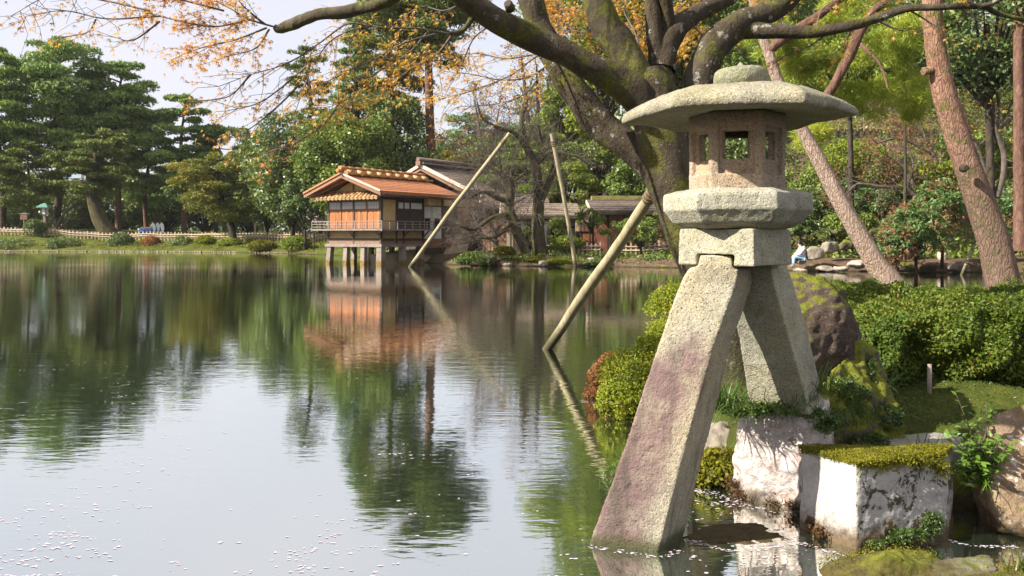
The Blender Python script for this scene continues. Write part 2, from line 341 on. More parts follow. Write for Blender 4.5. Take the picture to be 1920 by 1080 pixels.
MAT['pine_b'] = foliage('olive_pine_needles', ((0.060, 0.092, 0.020), (0.136, 0.171, 0.035), (0.257, 0.268, 0.055)), .2, patch=.18)
MAT['pine_y'] = foliage('yellow_pine_needles', ((.075, .115, .022), (.14, .175, .03), (.20, .20, .035), (.36, .24, .04)), .3, patch=.35)
MAT['pine_bright'] = foliage('bright_pine_needles', ((.062, .125, .015), (.150, .237, .027), (.275, .338, .050)), .35, patch=.5)
MAT['pine_near'] = foliage('long_pine_needles', ((0.148, 0.209, 0.025), (0.347, 0.418, 0.053), (0.643, 0.626, 0.105)), .35, patch=.6)
MAT['fir'] = foliage('fir_needles', ((0.069, 0.134, 0.055), (0.150, 0.245, 0.105), (0.286, 0.379, 0.160)), .2, patch=.16)
MAT['broad_dark'] = foliage('dark_evergreen_leaf', ((0.053, 0.092, 0.027), (0.117, 0.169, 0.044), (0.268, 0.316, 0.083)), .2, .4, .35, .2)
MAT['broad_mid'] = foliage('evergreen_leaf', ((0.067, 0.111, 0.020), (0.136, 0.197, 0.032), (0.259, 0.300, 0.056)), .25, .45, .35, .25)
MAT['broad_light'] = foliage('light_green_leaf', ((0.078, 0.123, 0.016), (0.189, 0.245, 0.029), (0.355, 0.377, 0.051)), .35, patch=.3)
MAT['broad_yellow'] = foliage('yellowing_leaf', ((.08, .09, .015), (.20, .17, .025), (.38, .20, .03)), .4, patch=.3)
MAT['redtwig'] = foliage('reddish_bud', ((.16, .06, .035), (.26, .11, .055), (.30, .18, .06)), .4, patch=.5)
MAT['rhodo'] = foliage('rhododendron_leaf', ((0.047, 0.113, 0.028), (0.113, 0.193, 0.050), (0.227, 0.290, 0.092)), .25, .4, .4, .5)
MAT['rhodo_tip'] = foliage('red_new_leaf', ((0.245, 0.085, 0.050), (0.331, 0.170, 0.090), (0.216, 0.238, 0.045)), .35, patch=.8)
MAT['blossom'] = foliage('pink_blossom', ((.62, .42, .45), (.8, .66, .68)), .3)
MAT['petal'] = simple('petal', (.42, .34, .38), (.60, .51, .54), 3, .7, 0)
MAT['plaster'] = simple('ochre_plaster', (.40, .28, .12), (.52, .38, .18), 2)
MAT['plaster_pale'] = simple('pale_plaster', (.34, .27, .18), (.46, .38, .27), 2)
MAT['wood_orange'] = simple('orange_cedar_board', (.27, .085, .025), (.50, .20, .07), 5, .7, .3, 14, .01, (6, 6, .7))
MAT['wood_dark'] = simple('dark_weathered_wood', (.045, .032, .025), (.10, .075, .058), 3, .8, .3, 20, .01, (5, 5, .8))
MAT['wood_grey'] = simple('grey_weathered_wood', (.17, .13, .11), (.32, .27, .24), 3, .8, .3, 20, .01, (5, 5, .8))
MAT['wood_brown'] = simple('brown_wood', (.20, .105, .06), (.32, .18, .11), 3, .8, .3, 20, .01, (6, 6, .8))
MAT['wood_red'] = simple('red_stained_wood', (.19, .065, .04), (.32, .13, .08), 3)
MAT['roof_copper'] = simple('russet_shingle', (.29, .10, .038), (.47, .20, .09), 8, .8, .8, 9, .05)
MAT['roof_bark'] = simple('grey_brown_shingle', (.10, .075, .06), (.20, .155, .12), 3, .85, .7, 10, .05)
MAT['roof_tan'] = simple('tan_shingle', (.15, .11, .08), (.26, .20, .15), 3, .85, .7, 10, .05)
MAT['roof_mossy'] = simple('mossy_thatch', (.12, .12, .03), (.26, .22, .08), 3, .9, .7, 10, .05)
MAT['tile_orange'] = simple('orange_tile', (.34, .135, .045), (.50, .24, .09), 4, .6)
MAT['tile_pale'] = simple('ochre_tile_end', (.46, .29, .11), (.58, .41, .21), 4, .6)
MAT['paper'] = simple('shoji_paper', (.52, .54, .54), (.62, .64, .64), 3, .6, 0)
MAT['white_wood'] = simple('white_shoji_wood', (.5, .47, .43), (.62, .6, .56), 3)
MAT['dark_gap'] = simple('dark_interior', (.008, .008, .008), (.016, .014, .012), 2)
MAT['barge'] = simple('pale_barge_board', (.50, .36, .26), (.64, .50, .40), 3)
MAT['bamboo'] = simple('weathered_bamboo', (.42, .31, .21), (.60, .48, .36), 5)
def stilt_mat():
    m = NT('stone_post'); z = m.xyz(m.pos())[2]; c = m.ramp(m.noise(4, 5, .65), [(.3, (.19, .15, .12)), (.7, (.34, .275, .225))])
    n = m.math('MULTIPLY', m.math('SUBTRACT', m.noise(5, 4, .7), .5), .3); c = m.mix(m.rng(m.math('ADD', z, n), .30, .12), c, m.ramp(m.noise(9, 3), [(.3, (.07, .055, .02)), (.7, (.30, .17, .05))]))
    return m.done(m.bsdf(c, .85, m.bump(m.noise(20, 4, .6), .4, .02), .3))
MAT['stilt'] = stilt_mat()
def vary(mat, lo, hi):                                 # neighbouring boards differ a little in tone
    t = mat.node_tree; b = [n for n in t.nodes if n.type == 'BSDF_PRINCIPLED'][0]; src = b.inputs['Base Color'].links[0].from_socket
    oi = t.nodes.new('ShaderNodeObjectInfo'); mr = t.nodes.new('ShaderNodeMapRange'); mr.inputs[3].default_value = lo; mr.inputs[4].default_value = hi
    h = t.nodes.new('ShaderNodeHueSaturation'); t.links.new(oi.outputs['Random'], mr.inputs[0]); t.links.new(mr.outputs[0], h.inputs['Value']); t.links.new(src, h.inputs['Color']); t.links.new(h.outputs[0], b.inputs['Base Color'])
for k_, a_, b_ in (('wood_orange', .6, 1.15), ('wood_brown', .7, 1.2), ('wood_dark', .7, 1.4), ('tile_orange', .7, 1.15), ('tile_pale', .75, 1.15), ('plaster', .85, 1.08), ('roof_copper', .82, 1.1), ('roof_bark', .8, 1.15), ('wood_grey', .75, 1.1), ('bamboo', .7, 1.15), ('stilt', .8, 1.1)):
    if k_ in MAT: vary(MAT[k_], a_, b_)
def tint_low(mat, col, z0, z1, f, jit=.3):              # what stands in water or damp soil is stained at its foot; old bark greys low down
    t = mat.node_tree; b = [n for n in t.nodes if n.type == 'BSDF_PRINCIPLED'][0]; src = b.inputs['Base Color'].links[0].from_socket
    q = NT.__new__(NT); q.m = mat; q.t = t; q._o = None; z = q.math('ADD', q.xyz(q.pos())[2], q.math('MULTIPLY', q.math('SUBTRACT', q.noise(4, 4, .7), .5), jit))
    t.links.new(q.mix(q.math('MULTIPLY', q.rng(z, z1, z0), f), src, col), b.inputs['Base Color'])
tint_low(MAT['wood_pole'], (.035, .035, .015), .08, .5, .85); tint_low(MAT['pine_bark'], (.12, .095, .075), 1.5, 4.5, .6, 2.5); tint_low(MAT['maple_bark'], (.05, .055, .02), .3, 1.4, .5, 1.0)
MAT['rope'] = simple('straw_rope', (.10, .07, .035), (.24, .18, .10), 30, .9, .6, 60, .01)
MAT['skin'] = simple('skin', (.52, .30, .21), (.56, .34, .25), 5, .6, 0)
MAT['hair'] = simple('black_hair', (.012, .01, .01), (.02, .018, .016), 8, .5, 0)
MAT['jacket'] = simple('pale_lavender_cloth', (.66, .64, .72), (.74, .72, .80), 6, .8, .1)
MAT['jeans'] = simple('light_blue_denim', (.26, .42, .58), (.34, .50, .66), 6, .8, .1)
MAT['boots'] = simple('grey_boot', (.14, .13, .10), (.2, .18, .14), 6)
MAT['raincoat'] = simple('pale_mint_cloth', (.72, .82, .80), (.86, .93, .92), 5, .7, .1)
MAT['blue'] = simple('blue_plastic', (.04, .18, .52), (.08, .28, .66), 4, .5, 0)
MAT['orange'] = simple('orange_sheet', (.62, .25, .06), (.72, .34, .10), 4, .7, 0)
MAT['copper_green'] = simple('verdigris_copper', (.06, .17, .12), (.12, .26, .19), 4, .6)
# ---------------------------------------------------------------- setting: ground, pond, path
def pxy(px, D): return ((px - CX) / F * D, D)
SHORE = [(-150, 90), pxy(-300, 87), pxy(0, 86), pxy(200, 85), pxy(400, 82), pxy(520, 78), pxy(600, 73), pxy(690, 62), pxy(770, 55), pxy(815, 49.5), pxy(870, 47),
         pxy(1000, 45.5), pxy(1090, 45.5), pxy(1180, 44.5), pxy(1250, 43.5), pxy(1400, 42), pxy(1490, 40), pxy(1560, 39.5), pxy(1640, 39), pxy(1760, 38), pxy(1850, 38), pxy(1960, 36), pxy(2300, 33),
         (60, 31), (900, 25), (900, 1200), (-900, 1200), (-900, 90)]
ISLE = [pxy(1385, 5.75), pxy(1345, 6.1), pxy(1300, 6.9), pxy(1240, 7.7), pxy(1165, 8.3), pxy(1140, 8.9), pxy(1190, 9.8), pxy(1290, 12), pxy(1430, 16.5), pxy(1540, 18.6), pxy(1700, 19.2), pxy(1850, 19),
        pxy(2200, 17), pxy(2600, 12), pxy(2600, 6), pxy(2150, 5.0), pxy(1900, 5.05), pxy(1770, 5.3), pxy(1640, 5.2), pxy(1500, 5.4)]
def sdist(x, y, poly):
    d = np.full(x.shape, 1e9); ins = np.zeros(x.shape, bool); n = len(poly)
    for i in range(n):
        ax, ay = poly[i]; bx, by = poly[(i+1) % n]; ex, ey = bx-ax, by-ay
        t = np.clip(((x-ax)*ex + (y-ay)*ey) / (ex*ex + ey*ey + 1e-12), 0, 1)
        d = np.minimum(d, np.hypot(x-ax-t*ex, y-ay-t*ey))
        c = ((ay > y) != (by > y)) & (x < (bx-ax)*(y-ay)/(by-ay+1e-12)+ax); ins ^= c
    return np.where(ins, d, -d)
def wob(x, y, s, k): return np.sin(x*s+k)*np.cos(y*s*1.3+k*2)+.5*np.sin(x*s*2.3+y*s*1.7+k*3)
def ground_z(x, y):
    x = np.asarray(x, float); y = np.asarray(y, float)
    sd = sdist(x, y, SHORE) + .18*wob(x, y, 1.1, 1.0)
    left = smooth((-9 - x) / 6)
    z = np.where(sd < 0, np.maximum(sd*.45, -1.1), .42*smooth(sd/.9) + (.22 + .43*left)*smooth((sd-.5)/4.5) + left*.75*smooth((sd-5)/7))
    z = z + left*smooth((-44 - x)/8)*smooth(sd/5)*.5
    hill = 10.5*smooth((y-44-.0*x)/24)*smooth((x-9)/9) + 5.5*smooth((y-64)/30)*smooth((x+14)/12)*(1-smooth((x-9)/9))
    z = z + np.where(sd > 3, hill*smooth((sd-3)/6), 0) + np.where(sd > .5, .05*wob(x, y, .9, 2), 0)
    si = sdist(x, y, ISLE) + .05*wob(x, y, 3.1, 4)
    zi = np.where(si < 0, np.maximum(si*.5, -1.1), .30*smooth(si/.35) + .16*smooth((si-.2)/1.6) + .12*smooth((y-11)/5) + .022*wob(x, y, 3.3, 1) + .012*wob(x, y, 9, 2))
    return np.maximum(z, zi)
def gz(x, y): return float(ground_z(np.array([x]), np.array([y]))[0])

gx = np.concatenate([np.linspace(-700, -75, 18, endpoint=False), np.linspace(-75, -6, 130, endpoint=False), np.linspace(-6, -.6, 36, endpoint=False), np.linspace(-.6, 9, 170, endpoint=False), np.linspace(9, 45, 80, endpoint=False), np.linspace(45, 700, 18)])
gy = np.concatenate([np.linspace(-40, 2, 8, endpoint=False), np.linspace(2, 4, 12, endpoint=False), np.linspace(4, 12, 130, endpoint=False), np.linspace(12, 22, 70, endpoint=False), np.linspace(22, 110, 190, endpoint=False), np.linspace(110, 1150, 26)])
GX, GY = np.meshgrid(gx, gy); GZ = ground_z(GX, GY); nx, ny = len(gx), len(gy)
i, j = np.meshgrid(np.arange(ny-1), np.arange(nx-1), indexing='ij'); k = (i*nx+j).ravel()
m = NT('mossy_ground')
zz = m.xyz(m.pos())[2]
gr = m.ramp(m.noise(.9, 7, .7, m.pos()), [(.30, (.055, .050, .018)), (.46, (.085, .10, .018)), (.60, (.12, .13, .022)), (.75, (.20, .18, .045))])
gr = m.mix(m.rng(m.noise(9, 5, .7, m.pos()), .35, .70, 0, .55), gr, (.045, .06, .012))
xx, yy, _ = m.xyz(m.pos())
gr = m.mix(m.math('MULTIPLY', m.math('MULTIPLY', m.rng(xx, -9, -4), m.rng(yy, 30, 40)), m.rng(m.noise(.35, 5, .7, m.pos()), .38, .50)), gr, m.ramp(m.noise(3, 5, .7, m.pos()), [(.3, (.075, .05, .032)), (.7, (.19, .125, .08))]))
mud = m.ramp(m.noise(2.5, 5, .7, m.pos()), [(.3, (.020, .024, .012)), (.7, (.055, .052, .024))])
bc = m.mix(m.rng(m.math('ADD', zz, m.math('MULTIPLY', m.math('SUBTRACT', m.noise(4, 4, .7, m.pos()), .5), .12)), .10, .0), gr, mud)
MAT['ground'] = m.done(m.bsdf(bc, .95, m.bump(m.math('ADD', m.noise(7, 6, .75, m.pos()), m.math('MULTIPLY', m.noise(60, 4, .7, m.pos()), .5)), 1.0, .06), .1))
g = link('ground', np_mesh('ground', np.stack([GX, GY, GZ], 2).reshape(-1, 3), np.stack([k, k+1, k+nx+1, k+nx], 1), None, True), MAT['ground']); tag(g, kind='structure')

# water: a mirror-like skin over the murky bed, with wind ripples as relief
m = NT('pond_water'); p = m.pos()
w1 = m.noise(1.0, 3, .55, m.scale(p, (1.3, 4.2, 1)), .4); w2 = m.noise(1.0, 2, .5, m.scale(p, (5.5, 15, 1)), .3); w3 = m.noise(.12, 2, .5, p)
calm = m.rng(w3, .40, .62, .35, 1.0)
h = m.math('MULTIPLY', m.math('ADD', m.math('MULTIPLY', w1, .75), m.math('MULTIPLY', w2, .36)), calm)
nb = m.bump(h, .135, .035)
fr = m.n('ShaderNodeFresnel'); fr.inputs['IOR'].default_value = 1.36; m.put(fr.inputs['Normal'], nb)
fac = m.math('ADD', m.math('MULTIPLY', fr.outputs[0], .60), .69, True)
gl = m.n('ShaderNodeBsdfGlossy'); gl.inputs['Roughness'].default_value = .035; gl.inputs['Color'].default_value = (.965, .985, .95, 1); m.put(gl.inputs['Normal'], nb)
tr = m.n('ShaderNodeBsdfTransparent'); tr.inputs[0].default_value = (.66, .70, .50, 1)
df = m.n('ShaderNodeBsdfDiffuse'); df.inputs[0].default_value = (.055, .090, .052, 1)
a = m.n('ShaderNodeMixShader'); a.inputs[0].default_value = .45; m.put(a.inputs[1], tr.outputs[0]); m.put(a.inputs[2], df.outputs[0])
b = m.n('ShaderNodeMixShader'); m.put(b.inputs[0], fac); m.put(b.inputs[1], a.outputs[0]); m.put(b.inputs[2], gl.outputs[0])
MAT['water'] = m.done(b.outputs[0])
wv = [(-160, -30, 0), (200, -30, 0), (200, 100, 0), (-160, 100, 0)]
tag(MB().add(wv, [(0, 1, 2, 3)]).build('water', MAT['water']), kind='structure')

# gravel path behind the picket fence on the left bank
pv = []; pf = []
pts = [(-62, 97), (-52, 96.5), (-44, 95.5), (-38, 94.6), (-30, 93.5), (-20, 93)]
c = catmull([(x, y, 0) for x, y in pts], 8)
for q in c: pv += [(q[0], q[1]-.9, gz(q[0], q[1]-.9)+.05), (q[0], q[1]+.9, gz(q[0], q[1]+.9)+.05)]
pf = [(2*i, 2*i+2, 2*i+3, 2*i+1) for i in range(len(c)-1)]
tag(MB().add(pv, pf).build('path', simple('path_gravel', (.42, .36, .27), (.55, .48, .38), 4)), kind='structure')

# thin haze over the whole garden, added to lift the dark of the far trees
hz = MB().box(-960, 960, -70, 1260, -2.6, 46).build('haze', None); hm = bpy.data.materials.new('shadow_lift_haze'); hm.use_nodes = True; hm.node_tree.nodes.clear()
ho = hm.node_tree.nodes.new('ShaderNodeOutputMaterial'); hv = hm.node_tree.nodes.new('ShaderNodeVolumePrincipled'); hv.inputs['Color'].default_value = (.95, .96, 1.0, 1); hv.inputs['Density'].default_value = .00012
hm.node_tree.links.new(hv.outputs[0], ho.inputs['Volume']); hz.data.materials.append(hm); tag(hz, kind='stuff')
# petals drifting on the water (uncountable)
def petals(name, pts, s, parent=None):
    pts = np.asarray(pts); n = len(pts); a = rng.uniform(0, 6.28, n); s = s*rng.uniform(.35, 1.5, n)
    V = np.zeros((n, 6, 3)); th = np.arange(6)*np.pi/3
    rx = s[:, None]*(.45+1.1*rng.random((n, 6))); V[:, :, 0] = pts[:, 0:1] + np.cos(th + a[:, None])*rx; V[:, :, 1] = pts[:, 1:2] + np.sin(th + a[:, None])*rx*.7
    V[:, :, 2] = .0015 + .001*rng.random((n, 6)); k = np.arange(n)[:, None]*6
    return link(name, np_mesh(name, V.reshape(-1, 3), np.concatenate([k+np.array([[0, 1, 2, 3]]), k+np.array([[0, 3, 4, 5]])])), MAT['petal'], parent)
pp = []
while len(pp) < 640:
    px, py = rng.uniform(-30, 1130), 1090 - 430*rng.random()**1.7
    if px > 620 and rng.random() < .60: continue
    D = H*F/(py-HY)
    if rng.random() < smooth(np.array(.30+.7*np.sin(px*.011+2*np.sin(D*.6))))+.10:
        a = pxy(px, D)
        for _ in range(1+rng.poisson(1.3)): pp.append((a[0]+rng.normal(0, .05), a[1]+rng.normal(0, .022)))
for _ in range(320):
    D = 8 + 14*rng.random()**1.3; px = rng.uniform(-20, 900)
    if np.sin(px*.013+D*1.1) > -.2 + px/1100: pp.append(pxy(px, D))
for _ in range(130):
    py = rng.uniform(905, 1075); px = rng.uniform(1285, 1520); pp.append(pxy(px, H*F/(py-HY)))
isl = np.array(pp); ok = (ground_z(isl[:, 0], isl[:, 1]) < -.01)
tag(petals('floating_petals', isl[ok], .009), 'pale pink blossom petals scattered over the pond surface', 'petals', kind='stuff')
# ---------------------------------------------------------------- stone helpers
def cloudtex(sc, depth=3):
    k = 'clouds_%g' % sc; t = bpy.data.textures.get(k)
    if not t: t = bpy.data.textures.new(k, 'CLOUDS'); t.noise_scale = sc; t.noise_depth = depth
    return t
def worn(o, vox, disp=((.25, .02), (.05, .006)), smooth_it=4):
    r = o.modifiers.new('remesh', 'REMESH'); r.mode = 'VOXEL'; r.voxel_size = vox; r.use_smooth_shade = True
    if smooth_it: s = o.modifiers.new('smooth', 'SMOOTH'); s.factor = .5; s.iterations = smooth_it
    for sc, st in disp:
        d = o.modifiers.new('displace', 'DISPLACE'); d.texture = cloudtex(sc); d.strength = st; d.mid_level = .5; d.texture_coords = 'LOCAL'
    return o
def hull_mesh(pts):
    bm = bmesh.new()
    for p in pts: bm.verts.new(p)
    r = bmesh.ops.convex_hull(bm, input=bm.verts)
    bmesh.ops.delete(bm, geom=[v for v in bm.verts if not v.link_faces], context='VERTS')
    me = bpy.data.meshes.new('hull'); bm.to_mesh(me); bm.free(); return me
def rock_pts(name, pts, mat, vox, disp, label, cat='rock', group=None, sm=3):
    c = sum(pts, Vector()) / len(pts); me = hull_mesh(pts); o = link(name, me, MAT[mat], None, True, (c.x, c.y, min(p.z for p in pts)))
    worn(o, vox, disp, sm); return tag(o, label, cat, group)
def rock_gen(loc, size, seed, mat, label, name='rock', cat='rock', group=None, vox=None, rough=1.0, rz=0):
    r = random.Random(seed); pts = []
    for _ in range(26):
        d = Vector((r.gauss(0, 1), r.gauss(0, 1), r.gauss(0, 1))).normalized(); q = r.uniform(.82, 1.05)
        d = Vector([math.copysign(abs(k)**.75, k) for k in d])
        v = Vector((d.x*size[0]*q, d.y*size[1]*q, d.z*size[2]*q)); v.rotate(Matrix.Rotation(rz, 3, 'Z')); pts.append(v + Vector(loc))
    s = max(size)
    return rock_pts(name, pts, mat, vox or s/16, ((s*.7, s*.22*rough), (s*.18, s*.07*rough)), label, cat, group, 2)
def ring(c, R, n, rot): return [(c[0]+R*math.cos(rot+k*2*math.pi/n), c[1]+R*math.sin(rot+k*2*math.pi/n)) for k in range(n)]
def lofted(rings):
    n = len(rings[0]); v = [p for r in rings for p in r]; f = [tuple(reversed(range(n)))]
    for a in range(len(rings)-1):
        for b in range(n): f.append((a*n+b, a*n+(b+1) % n, (a+1)*n+(b+1) % n, (a+1)*n+b))
    f.append(tuple((len(rings)-1)*n+b for b in range(n))); return v, f

# ---------------------------------------------------------------- the two-legged stone lantern
LC = P(1381, 440, 4.75); lx, ly = LC.x, LC.y; aim = math.atan2(-ly, -lx)            # direction towards the viewer side
lantern = thing('stone_lantern', 'tall two-legged granite lantern with a broad hexagonal cap, one leg standing in the pond', 'stone lantern', (lx, ly, 0))
def hexring(R, z, rot=aim + math.pi/6, sx=1.0): return [(x, y, z) for x, y in ring((lx, ly), R, 6, rot)]
def Zc(py, D=4.75): return Zp(py, D)
mpx = 4.75 / F
# finial: flattened jewel with a small stem
prof = [(.0, 168), (.80, 168), (.90, 158), (.98, 150), (1.0, 141), (.96, 132), (.80, 126), (.5, 123.5), (.2, 122), (.10, 117), (.06, 112), (0, 111)]
fb = MB(); n = 28; rings = []
cx, cy = P(1389, 440, 4.75).x, ly
for r, py in prof:
    R = max(r, .002)*51*mpx; rings.append([(cx+R*math.cos(k*2*math.pi/n), cy+R*math.sin(k*2*math.pi/n), Zc(py, 4.62)+.012) for k in range(n)])
fb.add(*lofted(rings)); worn(fb.build('finial', MAT['stone_dark'], lantern), .008, ((.12, .012), (.03, .005)), 1)
# broad cap with six sloping faces, gently domed, thin at the corners
Rr = 216*mpx; rb = MB(); rr = []
for s, z in ((.42, 2.362), (.55, 2.355), (.88, 2.340), (.985, 2.333), (1.0, 2.343), (1.0, 2.372), (.985, 2.388), (.92, 2.418), (.82, 2.448), (.68, 2.476), (.52, 2.494), (.36, 2.506), (.2, 2.508)):
    rr.append(hexring(Rr*s, z))
rr2 = []
for rg in rr:                                         # mid-edge points let each eave sag a little and the corners rise
    q = []
    for a in range(6):
        p0, p1 = Vector(rg[a]), Vector(rg[(a+1) % 6])
        for t in (0, .25, .5, .75): 
            p = p0.lerp(p1, t); e = 1-abs(2*t-1); f = (Vector((p.x-lx, p.y-ly, 0)).length/Rr)
            p.z += .030*e*max(0, f-.5); q.append(tuple(p))
    rr2.append(q)
rb.add(*lofted(rr2)); worn(rb.build('cap', MAT['stone_roof'], lantern), .011, ((.3, .028), (.07, .009), (.02, .004)), 3)
# firebox: six panels with recessed windows
fbx = MB(); Rf = 88*mpx; z0, z1 = 1.70+(440-357)*mpx*.97, 2.362; hr = ring((lx, ly), Rf, 6, aim+math.pi/6)
hr_in = ring((lx, ly), Rf*.70, 6, aim+math.pi/6)
for a in range(6):
    A = Vector((*hr[a], 0)); B = Vector((*hr[(a+1) % 6], 0)); Ai = Vector((*hr_in[a], 0)); Bi = Vector((*hr_in[(a+1) % 6], 0))
    nrm = ((A+B)/2 - Vector((lx, ly, 0))).normalized()
    def q(u0, u1, v0, v1, dep, inner=False):
        a_, b_ = (Ai, Bi) if inner else (A, B)
        return [tuple(a_.lerp(b_, u) - nrm*dep + Vector((0, 0, z0+(z1-z0)*v))) for u, v in ((u0, v0), (u1, v0), (u1, v1), (u0, v1))]
    L = [q(0, 1, 0, 1, 0), q(.14, .86, .20, .815, 0), q(.16, .84, .215, .80, .026), q(.225, .775, .40, .75, .030), q(.225, .775, .40, .75, .055), q(.19, .81, .40, .75, 0, True), q(0, 1, 0, 1, 0, True)]
    v = [p for l in L for p in l]; f = []
    for t in range(len(L)-1):
        for e in range(4): f.append((t*4+e, t*4+(e+1) % 4, t*4+4+(e+1) % 4, t*4+4+e))
    f = f; fbx.add(v, f)
    fbx.add([(*hr[a], z0), (*hr[(a+1) % 6], z0), (*hr_in[(a+1) % 6], z0), (*hr_in[a], z0)], [(0, 1, 2, 3)])
    fbx.add([(*hr[a], z1), (*hr[(a+1) % 6], z1), (*hr_in[(a+1) % 6], z1), (*hr_in[a], z1)], [(3, 2, 1, 0)])
me = fbx.mesh('firebox'); bm = bmesh.new(); bm.from_mesh(me); bmesh.ops.remove_doubles(bm, verts=bm.verts, dist=.0008); bmesh.ops.recalc_face_normals(bm, faces=bm.faces); bm.to_mesh(me); bm.free()
worn(link('firebox', me, MAT['stone_fire'], lantern), .0052, ((.12, .010), (.02, .0035)), 2)
# hexagonal platform with a chamfered underside
pl = MB(); Rp = 137*mpx
pl.add(*lofted([hexring(Rp*s, z) for s, z in ((.70, 1.735), (.86, 1.765), (.975, 1.822), (1.0, 1.832), (1.0, 1.905), (.98, 1.925), (.80, 1.948), (.5, 1.949))]))
worn(pl.build('platform', MAT['stone'], lantern), .0072, ((.25, .018), (.05, .005)), 1)
# neck block turned a little, notched over the tenon of the near leg
a_ = .455; th = aim + math.radians(-28) ; nb_ = MB()
fx, fy = Vector((math.cos(th), math.sin(th), 0)), Vector((-math.sin(th), math.cos(th), 0))   # fx = outward normal of the lit face
nc = Vector((P(1379, 440, 4.75).x, ly, 0)); zt, zb = 1.731, Zp(499, 4.52)
def nbp(u, v, z): return tuple(nc + fx*u + fy*v + Vector((0, 0, z)))
h = a_/2
for v0, v1, zl in ((-h, -h+.115, zb), (-h+.115, h-.115, Zp(477, 4.52)), (h-.115, h, zb)):
    nb_.hexa([nbp(-h, v0, zl), nbp(h, v0, zl), nbp(h, v1, zl), nbp(-h, v1, zl), nbp(-h*.97, max(v0, -h*.97), zt), nbp(h*.97, max(v0, -h*.97), zt), nbp(h*.97, min(v1, h*.97), zt), nbp(-h*.97, min(v1, h*.97), zt)])
worn(nb_.build('neck_block', MAT['stone'], lantern), .0068, ((.2, .014), (.04, .005)), 2)
# near leg, its foot in the water
lg = MB()
secs = [[(1312, 478, 4.62), (1372, 480, 4.545), (1384, 478, 4.78), (1326, 476, 4.84)],
        [(1308, 500, 4.62), (1374, 503, 4.545), (1390, 500, 4.78), (1326, 497, 4.84)],
        [(1291, 503, 4.64), (1384, 505, 4.54), (1409, 503, 4.78), (1316, 500, 4.86)],
        [(1277, 528, 4.65), (1381, 532, 4.55), (1411, 530, 4.79), (1308, 526, 4.87)],
        [(1236, 640, 4.66), (1338, 648, 4.55), (1372, 644, 4.79), (1270, 636, 4.88)],
        [(1173, 830, 4.67), (1284, 842, 4.56), (1324, 836, 4.81), (1214, 824, 4.90)],
        [(1103, 1022, 4.69), (1234, 1037, 4.57), (1277, 1026, 4.82), (1148, 1012, 4.90)],
        [(1060, 1140, 4.69), (1204, 1156, 4.57), (1248, 1144, 4.82), (1106, 1130, 4.90)]]
lg.add(*lofted([[tuple(P(*c)) for c in s_] for s_ in secs]))
o = worn(lg.build('leg', MAT['stone_leg'], lantern), .0095, ((.3, .014), (.05, .007)), 3); tag(o, 'long front leg with a purplish stain, standing in water')
lg = MB()
secs = [[(1372, 490, 4.88), (1448, 494, 4.70), (1474, 490, 4.93), (1400, 488, 5.08)],
        [(1366, 520, 4.92), (1450, 524, 4.71), (1484, 518, 4.95), (1400, 516, 5.12)],
        [(1380, 610, 5.06), (1474, 616, 4.80), (1512, 606, 5.06), (1420, 602, 5.28)],
        [(1402, 742, 5.26), (1510, 745, 4.97), (1540, 730, 5.24), (1440, 730, 5.5)],
        [(1407, 775, 5.30), (1518, 778, 5.0), (1548, 760, 5.28), (1446, 760, 5.54)]]
lg.add(*lofted([[tuple(P(*c)) for c in s_] for s_ in secs]))
o = worn(lg.build('leg', MAT['stone'], lantern), .0095, ((.3, .014), (.05, .007)), 3); tag(o, 'shorter rear leg resting on the mossy rock')

# ---------------------------------------------------------------- rocks on the near shore
def R_(name, quad, mat, vox, disp, label, cat='rock', sm=3): return rock_pts(name, [P(*q) for q in quad], mat, vox, disp, label, cat, None, sm)
R_('boulder', [(1462, 520, 5.9), (1530, 517, 5.8), (1572, 545, 5.75), (1592, 600, 5.7), (1608, 660, 5.75), (1600, 790, 5.8), (1470, 790, 5.7), (1462, 700, 5.6), (1480, 520, 6.5), (1585, 545, 6.6), (1620, 660, 6.7), (1620, 790, 6.8), (1470, 780, 6.8)],
   'rock_brown', .018, ((.30, .10), (.09, .05), (.03, .018)), 'dark brown upright boulder with moss on top behind the rear leg of the lantern', 'boulder')
R_('mossy_rock', [(1500, 760, 5.38), (1550, 722, 5.5), (1590, 680, 5.7), (1606, 640, 5.85), (1628, 640, 6.0), (1645, 690, 5.85), (1655, 740, 5.75), (1685, 780, 5.7), (1695, 850, 5.6), (1600, 800, 5.42), (1560, 790, 5.38), (1520, 870, 5.3), (1640, 680, 6.4), (1680, 790, 6.5), (1530, 760, 6.2), (1500, 850, 5.36)],
   'rock_moss', .018, ((.22, .14), (.07, .05), (.025, .016)), 'moss covered mound of rock right of the rear lantern leg, below the dark boulder', 'boulder')
R_('white_rock', [(1382, 800, 5.52), (1402, 766, 5.36), (1500, 752, 5.14), (1545, 756, 5.12), (1560, 850, 5.14), (1378, 850, 5.56), (1372, 905, 5.6), (1392, 935, 5.54), (1440, 890, 5.36), (1485, 945, 5.22), (1530, 940, 5.12), (1410, 765, 5.7), (1560, 750, 5.7), (1560, 900, 5.8), (1400, 1010, 5.45), (1520, 1010, 5.3), (1400, 900, 5.9)],
   'rock_white', .014, ((.28, .11), (.09, .035), (.03, .009)), 'pinkish white lichen-crusted rock under the rear lantern leg at the water edge', 'boulder')
bk = MB(); b0 = [P(1605, 1034, 4.58), P(1773, 1012, 4.76), P(1788, 1000, 4.98), P(1500, 990, 4.95)]
hz = .475; bb = [Vector((p.x, p.y, -.35)) for p in b0]; bt = [Vector((p.x, p.y, hz)) for p in b0]
bt[0].x += .005
bk.hexa([tuple(p) for p in bb+bt])
o = worn(bk.build('stone_block', MAT['rock_block'], None, True, (bb[0].x, bb[0].y, 0)), .009, ((.25, .03), (.07, .010), (.025, .005)), 1)
